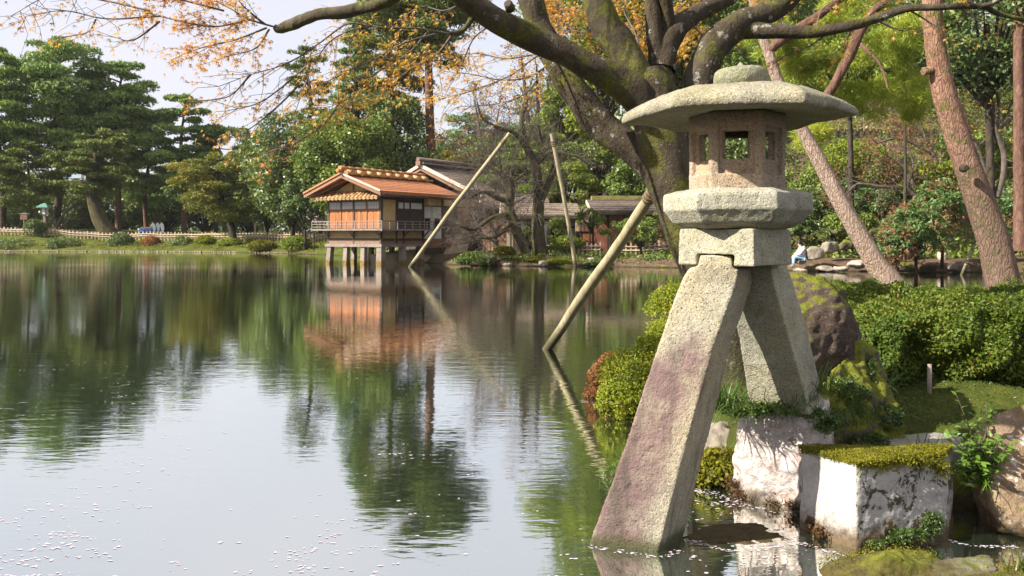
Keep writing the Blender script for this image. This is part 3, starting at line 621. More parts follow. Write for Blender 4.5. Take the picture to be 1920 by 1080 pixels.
tag(o, 'squared white block of stone with yellow-green moss on its flat top, standing in the shallows', 'stone block')
R_('flat_stone', [(1640, 818, 5.75), (1720, 812, 5.9), (1800, 806, 6.0), (1815, 840, 5.35), (1660, 838, 5.4), (1645, 826, 5.5), (1640, 850, 5.75), (1660, 880, 5.4), (1815, 880, 5.35), (1800, 840, 6.0)],
   'rock_slab', .014, ((.3, .02), (.05, .008)), 'flat pale grey stepping slab behind the moss-topped block', 'stone slab')
R_('boulder', [(1800, 850, 5.15), (1842, 800, 5.05), (1880, 775, 5.0), (1960, 745, 5.0), (2080, 780, 5.0), (2100, 1000, 4.85), (1990, 1020, 4.7), (1880, 985, 4.8), (1845, 1010, 5.0), (1850, 860, 4.92), (1840, 800, 5.6), (2080, 760, 5.8), (2000, 1040, 5.3), (1830, 900, 5.5)],
   'rock_red', .02, ((.3, .10), (.09, .035), (.03, .012)), 'rounded ochre boulder at the right edge beside the leafy plant', 'boulder')
R_('dark_rock', [(1765, 870, 5.4), (1850, 860, 5.4), (1880, 1000, 5.15), (1765, 985, 5.3), (1765, 880, 5.9), (1880, 880, 5.9), (1790, 1010, 5.25), (1870, 1020, 5.2)],
   'rock_moss', .022, ((.25, .07), (.06, .03)), 'shaded damp rock in the gap between the squared block and the ochre boulder', 'rock')
R_('sunken_slab', [(1278, 1006, 4.78), (1330, 985, 4.98), (1420, 978, 5.06), (1488, 1012, 4.76), (1420, 1026, 4.65), (1300, 1012, 4.74), (1300, 1050, 4.8), (1470, 1060, 4.8), (1380, 983, 4.97)],
   'rock_dark', .011, ((.2, .02), (.05, .012)), 'low wet slab with dark moss lying at the water surface beside the front lantern leg', 'rock')
R_('foreground_rock', [(1540, 1062, 4.36), (1595, 1040, 4.42), (1690, 1030, 4.4), (1755, 1042, 4.42), (1800, 1080, 4.2), (1640, 1100, 4.1), (1530, 1095, 4.2), (1560, 1180, 4.3), (1780, 1180, 4.2), (1660, 1038, 4.2)],
   'rock_moss', .013, ((.2, .05), (.05, .022), (.02, .01)), 'mossy grey rock at the bottom edge in front of the squared block', 'rock')
R_('foreground_rock', [(1690, 1070, 4.2), (1770, 1046, 4.3), (1855, 1042, 4.3), (1870, 1064, 4.15), (1780, 1110, 4.02), (1690, 1110, 4.1), (1700, 1170, 4.15), (1860, 1170, 4.15), (1780, 1170, 4.4)],
   'rock_grey', .012, ((.2, .04), (.05, .012), (.02, .004)), 'bare grey stone at the bottom right among mossy rocks', 'rock')
R_('foreground_rock', [(1800, 1080, 4.1), (1880, 1062, 4.2), (1990, 1060, 4.2), (2020, 1120, 4.0), (1840, 1120, 3.95), (1820, 1180, 4.2), (2000, 1180, 4.2), (1900, 1180, 4.0), (1940, 1062, 4.35)],
   'rock_moss', .013, ((.2, .05), (.05, .012), (.02, .004)), 'yellow mossy stone in the bottom right corner', 'rock')
R_('shore_rock', [(1300, 800, 6.6), (1350, 790, 6.6), (1390, 830, 6.4), (1390, 880, 6.2), (1310, 880, 6.3), (1310, 810, 7.2), (1390, 800, 7.2)],
   'rock_far', .02, ((.2, .08), (.05, .03)), 'small shaded rock above the yellow-green plant between the lantern legs', 'rock')
R_('shore_rock', [(1124, 888, 6.1), (1160, 870, 6.3), (1200, 880, 6.1), (1190, 905, 5.8), (1126, 905, 5.95), (1160, 915, 6.1)],
   'rock_moss', .013, ((.12, .05), (.04, .02)), 'tiny mossy stone at the waterline left of the front lantern leg', 'rock')
for px_, py_, D_, sx, sy, lab in ((955, 1000, 0, .42, .34, 'pale sunken stone under the water left of the lantern, the middle one'), (1040, 955, 0, .34, .28, 'pale sunken stone under the water close to the front lantern leg'), (1010, 1062, 0, .5, .22, 'long pale sunken stone nearest the bottom of the picture')):
    D_ = H*F/(py_-HY)*1.10; x_, y_ = pxy(px_, D_)
    rock_gen((x_, y_, -.22), (sx, sy, .13), int(px_), 'rock_sunk', lab, 'sunken_stone', group='sunken stones')

# petals washed up in lines along the stones
def edge_line(pts, n, spread=.012):
    pts = catmull([(*pxy(px, H*F/(py-HY)), 0) for px, py in pts], 10); t = rng.random(n)*(len(pts)-1); i = t.astype(int); f = (t-i)[:, None]
    p = pts[i]*(1-f) + pts[np.minimum(i+1, len(pts)-1)]*f; return p[:, :2] + rng.normal(0, spread, (n, 2))
E = [edge_line([(1100, 1024), (1150, 1032), (1200, 1040), (1245, 1044), (1275, 1032)], 60, .014), edge_line([(1276, 1004), (1310, 1018), (1365, 1032), (1430, 1030), (1490, 1016)], 95, .012), edge_line([(1500, 1018), (1540, 1030), (1580, 1040)], 34, .014),
     edge_line([(1770, 1010), (1830, 1024), (1920, 1026)], 55, .013), edge_line([(1292, 922), (1340, 926), (1400, 948), (1500, 962)], 140, .035), edge_line([(1300, 940), (1380, 950)], 30, .03), edge_line([(1092, 752), (1130, 760)], 30, .03)]
tag(petals('petal_drift', np.vstack(E), .0075), 'lines of white petals gathered along the waterline of the stones', 'petals', kind='stuff')

# ---------------------------------------------------------------- shrubs, hedge, grasses of the near shore
def lump_surface(cl, n, L, Wd, name, mat, parent, shell=.12, bias=.5, **k):
    p, nr = clump_points(cl, n, shell, .6); return leaves(name, p, L, Wd, MAT[mat], parent, nrm=unit(nr+np.array([0, 0, .5])), bias=bias, **k)
def bush(name, label, cat, cl, n, L, Wd, mat, stem=True, group=None, shell=.12):
    c = np.asarray(cl); cl = list(cl)
    for q in c:
        for _ in range(11):
            d = rdir(1)[0]; k_ = rng.uniform(.22, .42); cl.append([*(q[:3] + d*q[3:]*.72), *(q[3:]*k_)])
    bx, by = c[:, 0].mean(), c[:, 1].mean(); zb_ = max(gz(bx, by), 0) if True else 0
    t = thing(name, label, cat, (bx, by, zb_), 0, group)
    f = lump_surface(cl, n, L, Wd, 'foliage', mat, t, shell); 
    if stem:
        tb = []
        for q in c:
            for _ in range(5):
                d = rdir(1)[0]; e = q[:3] + d*q[3:]*.8
                tb.append(([(bx, by, zb_-.05), tuple((np.array([bx, by, zb_])+e)/2 + rng.normal(0, .03, 3)), tuple(e)], [.02*max(.4, q[3]), .004]))
        link('stem', multi_tube('stem', tb, 5), MAT['bark_dark'], t)
    return t
def E_(px, py, D, rx, ry, rz): p = P(px, py, D); return (p.x, p.y, p.z, rx, ry, rz)
bush('azalea', 'round clipped olive azalea behind the front lantern leg at the shore', 'shrub', [E_(1268, 590, 9.6, .36, .36, .36), E_(1290, 640, 9.6, .40, .4, .34), E_(1245, 640, 9.3, .22, .25, .25)], 26000, .026, .013, 'azalea')
bush('azalea', 'clipped yellow-green azalea left of the front lantern leg overhanging the water', 'shrub', [E_(1190, 716, 8.2, .36, .34, .33), E_(1160, 755, 8.0, .22, .25, .2), E_(1245, 700, 8.4, .4, .35, .38), E_(1230, 765, 8.0, .35, .3, .26)], 34000, .026, .013, 'azalea')
bush('azalea', 'reddish leaved azalea at the water, farthest left of the lantern', 'shrub', [E_(1128, 716, 9.0, .17, .2, .20), E_(1150, 690, 9.0, .2, .2, .17), E_(1110, 740, 8.9, .10, .12, .10)], 7000, .03, .014, 'azalea_red', shell=.25)
bush('waterside_plant', 'yellow-green leafy plant at the water between the lantern legs', 'plant', [E_(1345, 868, 5.9, .16, .15, .12), E_(1330, 900, 5.8, .14, .12, .09), E_(1362, 892, 5.75, .1, .1, .1)], 3200, .034, .02, 'fern', shell=.3)
bush('waterside_plant', 'dark trailing plant along the foot of the squared block', 'plant', [E_(1640, 1020, 4.60, .08, .03, .03), E_(1700, 1005, 4.63, .13, .04, .05), E_(1748, 985, 4.71, .09, .04, .08)], 2600, .018, .007, 'grass', False, shell=.5)
bush('waterside_plant', 'rusty trailing weed at the left foot of the squared block', 'plant', [E_(1525, 985, 4.86, .06, .05, .06), E_(1548, 1000, 4.78, .08, .05, .045)], 900, .018, .009, 'weed', False, shell=.5)
# hedge: lumpy box of leaf layers on dark stems
hx0, hx1, hy0, hy1 = P(1608, 0, 7.2).x, 6.6, 6.95, 10.4
ht = thing('hedge', 'broad low hedge of glossy dark green leaves behind the rocks at right', 'hedge', ((hx0+hx1)/2, 8, .5))
N = 135000; u = rng.random(N); face = rng.random(N); x = hx0 + (hx1-hx0)*rng.random(N)
lum = .10*np.sin(x*4.1)+.07*np.sin(x*9.3+1); top = 1.06 + .05*np.sin(x*3.3+1) - .03
fr = face < .55
t_ = rng.random(N); y = np.where(fr, hy0 + .25*(t_**2)*.9 - .0, hy0 + .1 + (hy1-hy0)*t_); lump2 = .06*np.sin(y*4+x*2.5) + .05*np.sin(x*7+y*5) + .03*np.sin(x*15-y*11)
zf = .44 + (top-.44)*rng.random(N)**.8
z = np.where(fr, zf, top + lump2 + .02)
belly = .22*np.sin(np.clip((zf-.4)/.65, 0, 1)*np.pi*.9)
y = np.where(fr, hy0 + .22 - belly + lum*.8 + .12*np.abs(rng.normal(0, 1, N)) + .09*np.sin(x*6+zf*9) + .06*np.sin(x*15-zf*14), y)
z = np.where(fr, z, z - .05*np.abs(rng.normal(0, 1, N)) - .16*np.clip(1-(y-hy0)/.35, 0, 1)**2)
le = (x - hx0) < .25; z = np.where(le, z - (.25-(x-hx0))*.8, z)
nr = np.where(fr[:, None], np.array([[-.25, -1, .75]]), np.array([[-.1, -.25, 1]]))
pts = np.stack([x, y, z], 1)
leaves('foliage', pts, .034, .017, MAT['hedge'], ht, nrm=unit(nr), bias=.42, fold=.12)
tb = []
for _ in range(60):
    x_ = rng.uniform(hx0+.1, hx1); y_ = rng.uniform(hy0+.1, hy0+1.2); zz_ = gz(x_, y_)
    tb.append(([(x_, y_, zz_-.05), (x_+rng.normal(0, .08), y_-.02, zz_+.22), (x_+rng.normal(0, .2), y_+rng.normal(0, .15), 1.0)], [.016, .004], .1))
link('stem', multi_tube('stem', tb, 5), MAT['bark_dark'], ht)
def leaf_template(L, Wd, name):
    v = [(0, 0, 0), (-Wd/2, L*.35, .10*Wd), (-Wd*.42, L*.65, .08*Wd), (0, L, -.12*L), (Wd*.42, L*.65, .08*Wd), (Wd/2, L*.35, .10*Wd), (0, L*.5, -.06*Wd)]
    me = bpy.data.meshes.new(name); me.from_pydata(v, [], [(0, 6, 1), (1, 6, 2), (2, 6, 3), (3, 6, 4), (4, 6, 5), (5, 6, 0)]); me.update(); return me
def place_leaf(me, mat, parent, p, d, nrm, s=1.0, name='leaf'):
    d = Vector(d).normalized(); nrm = Vector(nrm); xax = d.cross(nrm).normalized(); nz_ = xax.cross(d)
    if not me.materials: me.materials.append(mat)
    o = bpy.data.objects.new(name, me); COL.objects.link(o); o.parent = parent
    Mw = Matrix((xax, d, nz_)).transposed().to_4x4(); Mw.translation = Vector(p)
    o.matrix_local = root_inv(parent) @ Mw @ Matrix.Scale(s, 4); return o
hl = [leaf_template(.040, .020, 'hedge_leaf')]
for i in range(300):
    x_ = rng.uniform(hx0+.1, 4.8); zf_ = rng.uniform(.52, 1.02)
    y_ = hy0 + .22 - .22*math.sin(min(1, (zf_-.4)/.65)*math.pi*.9) + .8*(.10*math.sin(x_*4.1)+.07*math.sin(x_*9.3+1)) + .09*math.sin(x_*6+zf_*9) - .02
    d = rdir(1)[0]; d[1] -= .5; d[2] -= .2
    place_leaf(hl[0], MAT['hedge'], ht, (x_, y_, zf_), d, (rng.normal(0, .4), -.5, .9), rng.uniform(.8, 1.25))
post = MB(); pb = P(1742, 765, 6.75); post.tube([(pb.x, pb.y, gz(pb.x, pb.y)-.1), (pb.x+.005, pb.y, gz(pb.x, pb.y)+.23)], [.019, .016], 10)
tag(post.build('short_post', MAT['stilt'], None, True, tuple(pb)), 'short grey stake in the ground at the foot of the hedge', 'post')

# grasses: arching blades
def blade_arrays(base, d, L, w, droop):
    V = []; n = 5
    side = np.cross(d, (0, 0, 1)); side /= np.linalg.norm(side)+1e-9; p = np.array(base, float); dv = np.array(d, float)
    for i in range(n):
        ww = w*(1-i/(n-1))**.7 if i else w*.8; V += [p-side*ww/2, p+side*ww/2]
        p = p + dv*L/(n-1); dv = dv + np.array([0, 0, -droop]); dv /= np.linalg.norm(dv)
    return V
def grass(name, label, spots, n, L, w, mat='grass', up=.9, droop=.35, cat='grass tuft'):
    t = thing(name, label, cat, tuple(spots[0])); V = []; Fq = []
    for s_ in spots:
        for _ in range(n):
            a = rng.uniform(0, 6.28); sp = rng.uniform(.2, 1.0); d = unit(np.array([math.cos(a)*sp, math.sin(a)*sp, up*rng.uniform(.5, 1.2)]))
            k = len(V); b_ = np.array(s_) + np.array([rng.normal(0, .03), rng.normal(0, .03), 0]); V += blade_arrays(b_, d, L*rng.uniform(.6, 1.2), w, droop*rng.uniform(.5, 1.5))
            Fq += [(k+2*i, k+2*i+1, k+2*i+3, k+2*i+2) for i in range(4)]
    o = link('blade', np_mesh('blade', V, Fq), MAT[mat], t); o['kind'] = 'stuff'; return t
grass('grass_tuft', 'big arching tuft of strappy green grass left of the rear lantern leg', [P(1360, 775, 5.3), P(1385, 782, 5.2), P(1375, 765, 5.35), P(1345, 770, 5.4)], 60, .31, .011, up=.75, droop=.45)
grass('grass_tuft', 'thin grass tuft on the lichen-crusted rock right below the rear leg', [P(1500, 760, 5.0), P(1520, 752, 5.05), P(1470, 775, 4.98)], 28, .17, .006)
grass('grass_tuft', 'spiky dark grass tuft at the right foot of the rear lantern leg', [P(1535, 735, 5.15), P(1548, 740, 5.2)], 22, .26, .009, up=1.1, droop=.22)
grass('grass_tuft', 'fine drooping grass on the front of the moss covered mound', [P(1570, 780, 5.28), P(1610, 770, 5.45), P(1640, 790, 5.5), P(1600, 800, 5.3)], 26, .20, .006)
grass('grass_tuft', 'grass sprig between the moss-topped block and the flat slab', [P(1705, 845, 5.05), P(1735, 848, 5.05)], 5, .15, .008, up=1.6, droop=.12)
grass('grass_tuft', 'bright grass sprig at the bottom right corner', [P(1900, 1062, 4.2), P(1912, 1066, 4.2)], 9, .12, .008, up=1.5, droop=.15)
grass('grass_tuft', 'bright green grass at the waterline left of the front lantern leg', [P(1150, 880, 6.0), P(1165, 870, 6.05), P(1140, 890, 6.0), P(1175, 865, 6.0)], 36, .13, .007, 'leafy')
grass('grass_tuft', 'long dark grass leaning from the mound towards the hedge', [P(1650, 740, 5.9), P(1665, 735, 6.0)], 16, .30, .009, up=1.0)
# leafy plant by the ochre boulder: stems with separate leaves
pt = thing('leafy_plant', 'bright green broad-leaved sapling with pinkish young leaves beside the ochre boulder', 'plant', tuple(P(1840, 900, 4.95)))
stems = []; lt = leaf_template(.062, .030, 'sapling_leaf')
for i in range(46):
    b_ = np.array(P(1838+rng.normal(0, 8), 900, 4.98)); e_ = np.array(P(1828+rng.normal(0, 32), 850+rng.normal(0, 36)-10, 4.86+rng.normal(0, .07)))
    mid = (b_+e_)/2 + np.array([0, -.02, .03]); stems.append(([b_, mid, e_], [.005, .002]))
    for t in np.linspace(.35, 1.0, 9):
        q_ = b_*(1-t)**2+2*mid*t*(1-t)+e_*t*t; d = rdir(1)[0]; d[2] *= .4; d += (e_-b_)*.8
        place_leaf(lt, MAT['leafy'], pt, q_, d, (rng.normal(0, .4)-.3, -.4+rng.normal(0, .3), .9), rng.uniform(.55, 1.1))
for e_ in ((1788, 800), (1862, 768), (1870, 830)):
    b_ = np.array(P(1835, 880, 4.95)); e2 = np.array(P(*e_, 4.88)); mid = (b_+e2)/2; stems.append(([b_, mid, e2], [.005, .002]))
    for t in np.linspace(.5, 1.0, 7):
        q_ = b_*(1-t)+e2*t; d = rdir(1)[0]; d[2] *= .4; place_leaf(lt, MAT['leafy'], pt, q_, d, (-.3, -.4, .9), rng.uniform(.5, .9))
link('stem', multi_tube('stem', stems, 5), MAT['twig'], pt)
grass('grass_tuft', 'hanging grass blades below the bright green sapling', [P(1838, 905, 4.9), P(1846, 900, 4.9)], 9, .20, .010, 'leafy', up=.25, droop=.5)

# moss and tiny sprigs over the near ground, and on the mound and rock tops
n_ = 26000; x_ = rng.uniform(1.3, 6.0, n_); y_ = rng.uniform(5.4, 8.2, n_); z_ = ground_z(x_, y_); ok = (z_ > .08) & (wob(x_, y_, 2.7, 1)+rng.normal(0, .5, n_) > -.7)
p_ = np.stack([x_, y_, z_+rng.uniform(0, .012, n_)], 1)[ok]
tag(leaves('moss_sprigs', p_, .024, .008, MAT['grass'], None, nrm=np.tile([[0, -.2, 1.]], (len(p_), 1)), bias=.3), 'short moss and grass sprigs on the ground in front of the hedge', 'ground cover', kind='stuff')
def fringe(label, spots, n, L, mat, sx):
    P0 = np.array([P(*q) for q in spots]); k = rng.integers(0, len(P0), n); p = P0[k] + rng.normal(0, 1, (n, 3))*np.array([sx, .03, .02])
    tag(leaves('moss_tufts', p, L, L*.4, MAT[mat], None, nrm=np.tile([[-.3, -.5, .8]], (n, 1)), bias=.3), label, 'moss', kind='stuff')
fringe('green mossy growth along the top of the lichen-crusted rock', [(1415, 768, 5.16), (1440, 765, 5.14), (1470, 765, 5.1), (1500, 765, 5.08), (1530, 775, 5.1), (1555, 790, 5.15), (1545, 800, 5.12)], 2600, .028, 'grass', .035)
fringe('moss overhanging the right end of the squared block', [(1700, 858, 4.66), (1730, 862, 4.69), (1755, 868, 4.72), (1765, 880, 4.73)], 1500, .018, 'fern', .025)

bush('creeping_plant', 'dark green creeping plants over the moss covered mound right of the rear leg', 'plant', [E_(1590, 750, 5.52, .17, .10, .16), E_(1625, 700, 5.85, .07, .12, .16), E_(1650, 790, 5.66, .16, .12, .13), E_(1550, 795, 5.40, .13, .06, .10), E_(1610, 830, 5.45, .2, .08, .08)], 7000, .026, .010, 'grass', False, None, .35)

n_ = 9000; u_ = rng.random((n_, 2)); q_ = np.array([tuple(v) for v in bt]); p_ = (q_[0]*(1-u_[:, :1])*(1-u_[:, 1:]) + q_[1]*u_[:, :1]*(1-u_[:, 1:]) + q_[2]*u_[:, :1]*u_[:, 1:] + q_[3]*(1-u_[:, :1])*u_[:, 1:]); th_ = np.clip(.5+.5*wob(p_[:, 0], p_[:, 1], 9, 1), 0, 1)
p_[:, 2] = hz + .002 + .014*th_*rng.random(n_); k_ = rng.random(n_) < th_*.8+.25; p_ = p_[k_]
tag(leaves('moss_tufts', p_, .013, .006, MAT['fern'], None, nrm=np.tile([[-.2, -.3, 1.]], (len(p_), 1)), bias=.35), 'uneven cushions of yellow-green moss on the flat top of the squared block', 'moss', kind='stuff')
e_ = np.concatenate([np.linspace(q_[3], q_[0], 200), np.linspace(q_[0], q_[1], 300)]); e_ = np.repeat(e_, 12, 0) + rng.normal(0, .007, (6000, 3)); e_[:, 2] -= np.abs(rng.normal(0, .007, 6000))*(1+np.sin(e_[:, 0]*23)*.8)
tag(leaves('moss_tufts', e_, .014, .006, MAT['fern'], None, nrm=np.tile([[-.3, -.6, .6]], (6000, 1)), bias=.3), 'ragged moss hanging over the front edges of the squared block', 'moss', kind='stuff')

fringe('short yellow-green moss tufts over the foreground rocks at the bottom edge', [(1560, 1056, 4.40), (1600, 1044, 4.40), (1640, 1040, 4.38), (1690, 1036, 4.36), (1730, 1044, 4.36), (1600, 1060, 4.30), (1660, 1056, 4.28), (1880, 1066, 4.18), (1920, 1066, 4.18)], 2600, .014, 'fern', .045)
fringe('rusty and green weeds along the waterline of the lichen-crusted rock', [(1385, 925, 5.5), (1410, 935, 5.46), (1450, 944, 5.32), (1490, 948, 5.2), (1376, 905, 5.56)], 1300, .020, 'weed', .03)
# ---------------------------------------------------------------- the big maple behind the lantern
def pxtube(pts, w, k=7):
    """pts (px,py,D), w widths in photo pixels at those points -> world polyline and radii"""
    p = catmull([P(*q) for q in pts], k); wd = np.interp(np.linspace(0, 1, len(p)), np.linspace(0, 1, len(w)), w); D = p[:, 1]
    return p, wd*.5*D/F
mb_ = P(1395, 735, 8.0)
maple = thing('maple_tree', 'big old maple with mossy spreading limbs and small orange young leaves behind the lantern', 'tree', (mb_.x, mb_.y, gz(mb_.x, mb_.y)))
def limb(name, pts, w, mat='maple_bark', n=16, jit=.06, parent=maple, label=None):
    p, r = pxtube(pts, w); o = link(name, multi_tube(name, [(p, r, jit, n)]), MAT[mat], parent)
    if label: o['label'] = label
    return o
limb('trunk', [(1402, 760, 8.0), (1385, 690, 8.0), (1345, 590, 8.0), (1310, 480, 8.0), (1272, 380, 8.0), (1245, 290, 8.0), (1230, 215, 8.0), (1222, 165, 8.0), (1215, 130, 8)], [120, 98, 90, 88, 88, 92, 92, 80, 56])
limb('branch', [(1232, 250, 8.0), (1195, 180, 7.9), (1135, 140, 7.8), (1070, 105, 7.7), (1000, 72, 7.6), (930, 38, 7.4), (870, -5, 7.3), (830, -40, 7.2)], [70, 66, 56, 50, 50, 48, 44, 40])
limb('branch', [(1262, 370, 8.05), (1224, 308, 8.1), (1176, 272, 8.15), (1130, 237, 8.2), (1092, 192, 8.25), (1062, 145, 8.3), (1034, 95, 8.35), (1010, 50, 8.4), (996, 0, 8.4), (985, -40, 8.5)], [72, 66, 58, 58, 56, 54, 50, 48, 46, 42])
limb('branch', [(1225, 215, 8.0), (1200, 150, 8.0), (1165, 90, 8.0), (1135, 45, 8.0), (1118, 0, 8.0), (1105, -40, 8)], [64, 62, 60, 58, 54, 50], 'bark_moss')
limb('branch', [(1238, 220, 8.1), (1240, 150, 8.1), (1232, 100, 8.1), (1226, 50, 8.1), (1222, 0, 8.1), (1218, -40, 8.1)], [66, 48, 36, 30, 27, 25])
limb('branch', [(1240, 130, 8.1), (1252, 80, 8.15), (1278, 45, 8.2), (1318, 18, 8.3), (1360, 0, 8.4), (1400, -30, 8.5)], [52, 46, 40, 32, 28, 24])
limb('branch', [(1252, 60, 8.15), (1250, 20, 8.1), (1244, -30, 8.0)], [30, 26, 22])
limb('branch', [(1262, 340, 8.1), (1285, 260, 8.2), (1305, 190, 8.2), (1318, 130, 8.2), (1345, 80, 8.2), (1395, 40, 8.3), (1450, 22, 8.4), (1500, -20, 8.5)], [60, 62, 62, 62, 58, 48, 38, 34])
limb('branch', [(1390, 55, 8.3), (1440, 58, 8.2), (1510, 60, 8.1), (1580, 52, 8.0), (1640, 36, 8.0), (1700, 16, 7.9), (1760, 14, 7.8), (1840, 12, 7.8), (1870, 25, 7.8), (1930, 40, 7.8)], [36, 30, 24, 20, 17, 14, 12, 11, 9, 8])
limb('branch', [(1840, 12, 7.8), (1870, 2, 7.7), (1900, -12, 7.7)], [10, 8, 6], n=8)
limb('branch', [(770, -30, 6.4), (728, 0, 6.5), (690, 13, 6.6), (640, 23, 6.7), (590, 29, 6.8), (555, 43, 6.9), (525, 54, 7.0), (514, 50, 7.0)], [22, 26, 22, 24, 22, 22, 18, 9], 'bark_moss', 12, .12)
limb('branch', [(905, 30, 7.4), (888, 32, 7.35), (876, 48, 7.3), (862, 60, 7.25), (842, 63, 7.2)], [16, 12, 10, 10, 8], 'bark_moss', 10, .1)
knot = MB(); kp = P(957, 17, 7.35); knot.tube([kp, kp + Vector((-.02, -.07, .03)), kp + Vector((-.022, -.075, .032))], [.045, .038, .02], 10); knot.build('branch_stub', MAT['maple_bark'], maple)
# twigs with leaves (photo pixels and distance)
TW = [([(520, 52, 7.0), (470, 37, 7.0), (430, 15, 7.0), (405, 3, 7.0)], .9, 1.70), ([(495, 45, 7.0), (455, 10, 6.9), (440, -15, 6.9)], .6, 1.70), ([(470, 37, 7.0), (400, 50, 7.1), (330, 38, 7.2), (260, 20, 7.2)], .9, 2.04),
      ([(500, 52, 7), (440, 75, 7.0), (395, 85, 7.0), (360, 95, 7.0)], .7, 2.04), ([(420, 20, 7), (340, 0, 7.0), (290, -10, 7)], .7, 2.21), ([(505, 55, 7), (480, 90, 6.95), (430, 105, 6.9)], .4, 1.53),
      ([(300, 30, 7.2), (200, 35, 7.3), (120, 20, 7.4), (50, 30, 7.5)], 1.0, 0.28), ([(280, 20, 7.2), (190, 0, 7.3), (100, -10, 7.3), (20, 30, 7.4)], 1.0, 0.25), ([(180, 36, 7.3), (165, 60, 7.3), (120, 70, 7.3)], .5, 0.20), ([(300, 40, 7.2), (250, 75, 7.2), (215, 70, 7.2)], .5, 0.35),
      ([(842, 63, 7.2), (780, 53, 7.1), (720, 52, 7.0), (690, 48, 7), (650, 60, 7.0), (620, 77, 7), (598, 105, 6.95), (575, 150, 6.9), (552, 215, 6.9)], 1.0, 0.44),
      ([(690, 48, 7), (650, 45, 7), (600, 80, 7.1), (540, 118, 7.1), (470, 140, 7.2), (410, 162, 7.2)], 1.0, 0.40), ([(580, 120, 7), (520, 170, 7.1), (480, 195, 7.1), (425, 208, 7.1)], .8, 0.48),
      ([(830, 60, 7.2), (760, 80, 7.0), (700, 112, 7.0), (650, 135, 7), (600, 160, 6.9)], 1.0, 0.96), ([(800, 62, 7.2), (765, 100, 7.2), (700, 140, 7.2), (660, 180, 7.2), (620, 200, 7.2)], 1.0, 0.96), ([(850, 62, 7.3), (820, 100, 7.3), (770, 130, 7.4), (720, 170, 7.4), (650, 195, 7.4)], 1.0, 1.04),
      ([(640, 190, 7.3), (610, 230, 7.3), (565, 262, 7.4), (520, 280, 7.4), (488, 290, 7.4)], .8, 0.36), ([(560, 160, 7.1), (520, 200, 7.2), (470, 240, 7.2), (440, 250, 7.2)], .7, 0.32), ([(470, 140, 7.2), (430, 180, 7.3), (370, 190, 7.3)], .6, 0.28),
      ([(1040, 90, 8.3), (1000, 110, 8.0), (960, 140, 7.9), (900, 165, 7.8), (850, 180, 7.8), (815, 188, 7.8)], 1.0, 1.04), ([(1030, 120, 8.3), (990, 145, 8.2), (940, 150, 8.1), (890, 140, 8.1), (845, 135, 8.1)], 1.0, 1.04), ([(1010, 100, 8.3), (950, 110, 8.4), (890, 100, 8.5), (830, 110, 8.6)], 1.0, 0.64), ([(930, 40, 7.4), (890, 70, 7.5), (870, 110, 7.6), (850, 150, 7.6)], .7, 0.64),
      ([(1020, 130, 8.4), (985, 175, 8.4), (930, 195, 8.4), (860, 200, 8.4)], .8, 0.28), ([(860, 10, 7.3), (830, 20, 7.4), (790, 12, 7.5), (760, 30, 7.5)], .7, 0.56),
      ([(1130, 40, 8.2), (1090, 60, 9), (1050, 40, 9.2), (1030, 10, 9.4)], .8, 0.96), ([(1140, 70, 8.3), (1100, 110, 9.2), (1060, 90, 9.6)], .8, 0.80), ([(1120, 10, 8.3), (1080, 20, 9), (1040, 0, 9.4)], .8, 0.96), ([(1200, 100, 8.3), (1190, 60, 9), (1170, 20, 9.4), (1180, -10, 9.6)], .8, 1.12), ([(1215, 60, 8.3), (1200, 110, 9.2), (1195, 30, 9.6)], .7, 0.96),
      ([(1290, 40, 8.3), (1330, 70, 9), (1380, 55, 9.4), (1420, 15, 9.6)], .8, 0.96), ([(1310, 20, 8.3), (1290, 60, 9.0), (1280, 90, 9.3)], .6, 0.96), ([(1250, 50, 8.3), (1280, 10, 9.2), (1320, 0, 9.6)], .7, 0.96),
      ([(1560, 55, 8), (1520, 85, 8.2), (1480, 100, 8.4), (1450, 120, 8.5)], .8, 0.40), ([(1600, 48, 8), (1580, 85, 8.2), (1550, 110, 8.3)], .7, 0.36), ([(1640, 36, 8), (1680, 55, 8), (1720, 60, 8)], .7, 0.32), ([(1700, 16, 7.9), (1740, 40, 8), (1770, 60, 8)], .6, 0.24), ([(1470, 55, 8.2), (1460, 10, 8.6), (1420, 0, 9)], .8, 0.48), ([(1530, 58, 8.1), (1540, 20, 8.4), (1570, 0, 8.6)], .8, 0.48), ([(1620, 42, 8), (1650, 10, 8.2), (1690, -5, 8.3)], .7, 0.40), ([(1800, 12, 7.8), (1820, 30, 7.9), (1880, 50, 7.9)], .7, 0.20), ([(1840, 12, 7.8), (1790, -5, 7.8), (1740, -10, 7.9)], .7, 0.40)]
tubes = []; LP = []; LDr = []
for pts, spread, dens in TW:
    p = catmull([P(*q) for q in pts], 6); L = np.linalg.norm(np.diff(p, axis=0), axis=1).sum()
    tubes.append((p, [.0095, .003], .1, 5)); m_ = max(4, int(L/.10))
    for t in np.linspace(.12, 1, m_):
        i = min(int(t*(len(p)-1)), len(p)-2); b_ = p[i] + (p[i+1]-p[i])*(t*(len(p)-1)-i); tan = unit(p[i+1]-p[i])
        for _ in range(2):
            d = unit(tan*.9 + rdir(1)[0]*np.array([.9, .9, .6])*spread + np.array([0, 0, -.08])); l = rng.uniform(.12, .42)*(.5+.5*spread)
            e1 = b_ + d*l*.55 + rng.normal(0, .02, 3); e2 = b_ + d*l + np.array([0, 0, -.10*l]); tubes.append(([b_, e1, e2], [.003, .0014], 0, 3))
            for _ in range(rng.poisson(12*dens)):
                s_ = rng.uniform(.3, 1.05); LP.append(b_ + (e2-b_)*s_ + rng.normal(0, .028, 3)); LDr.append(d*.5 + np.array([0, 0, -.45]))
link('twig', multi_tube('twig', tubes, 4), MAT['twig'], maple)['kind'] = 'stuff'
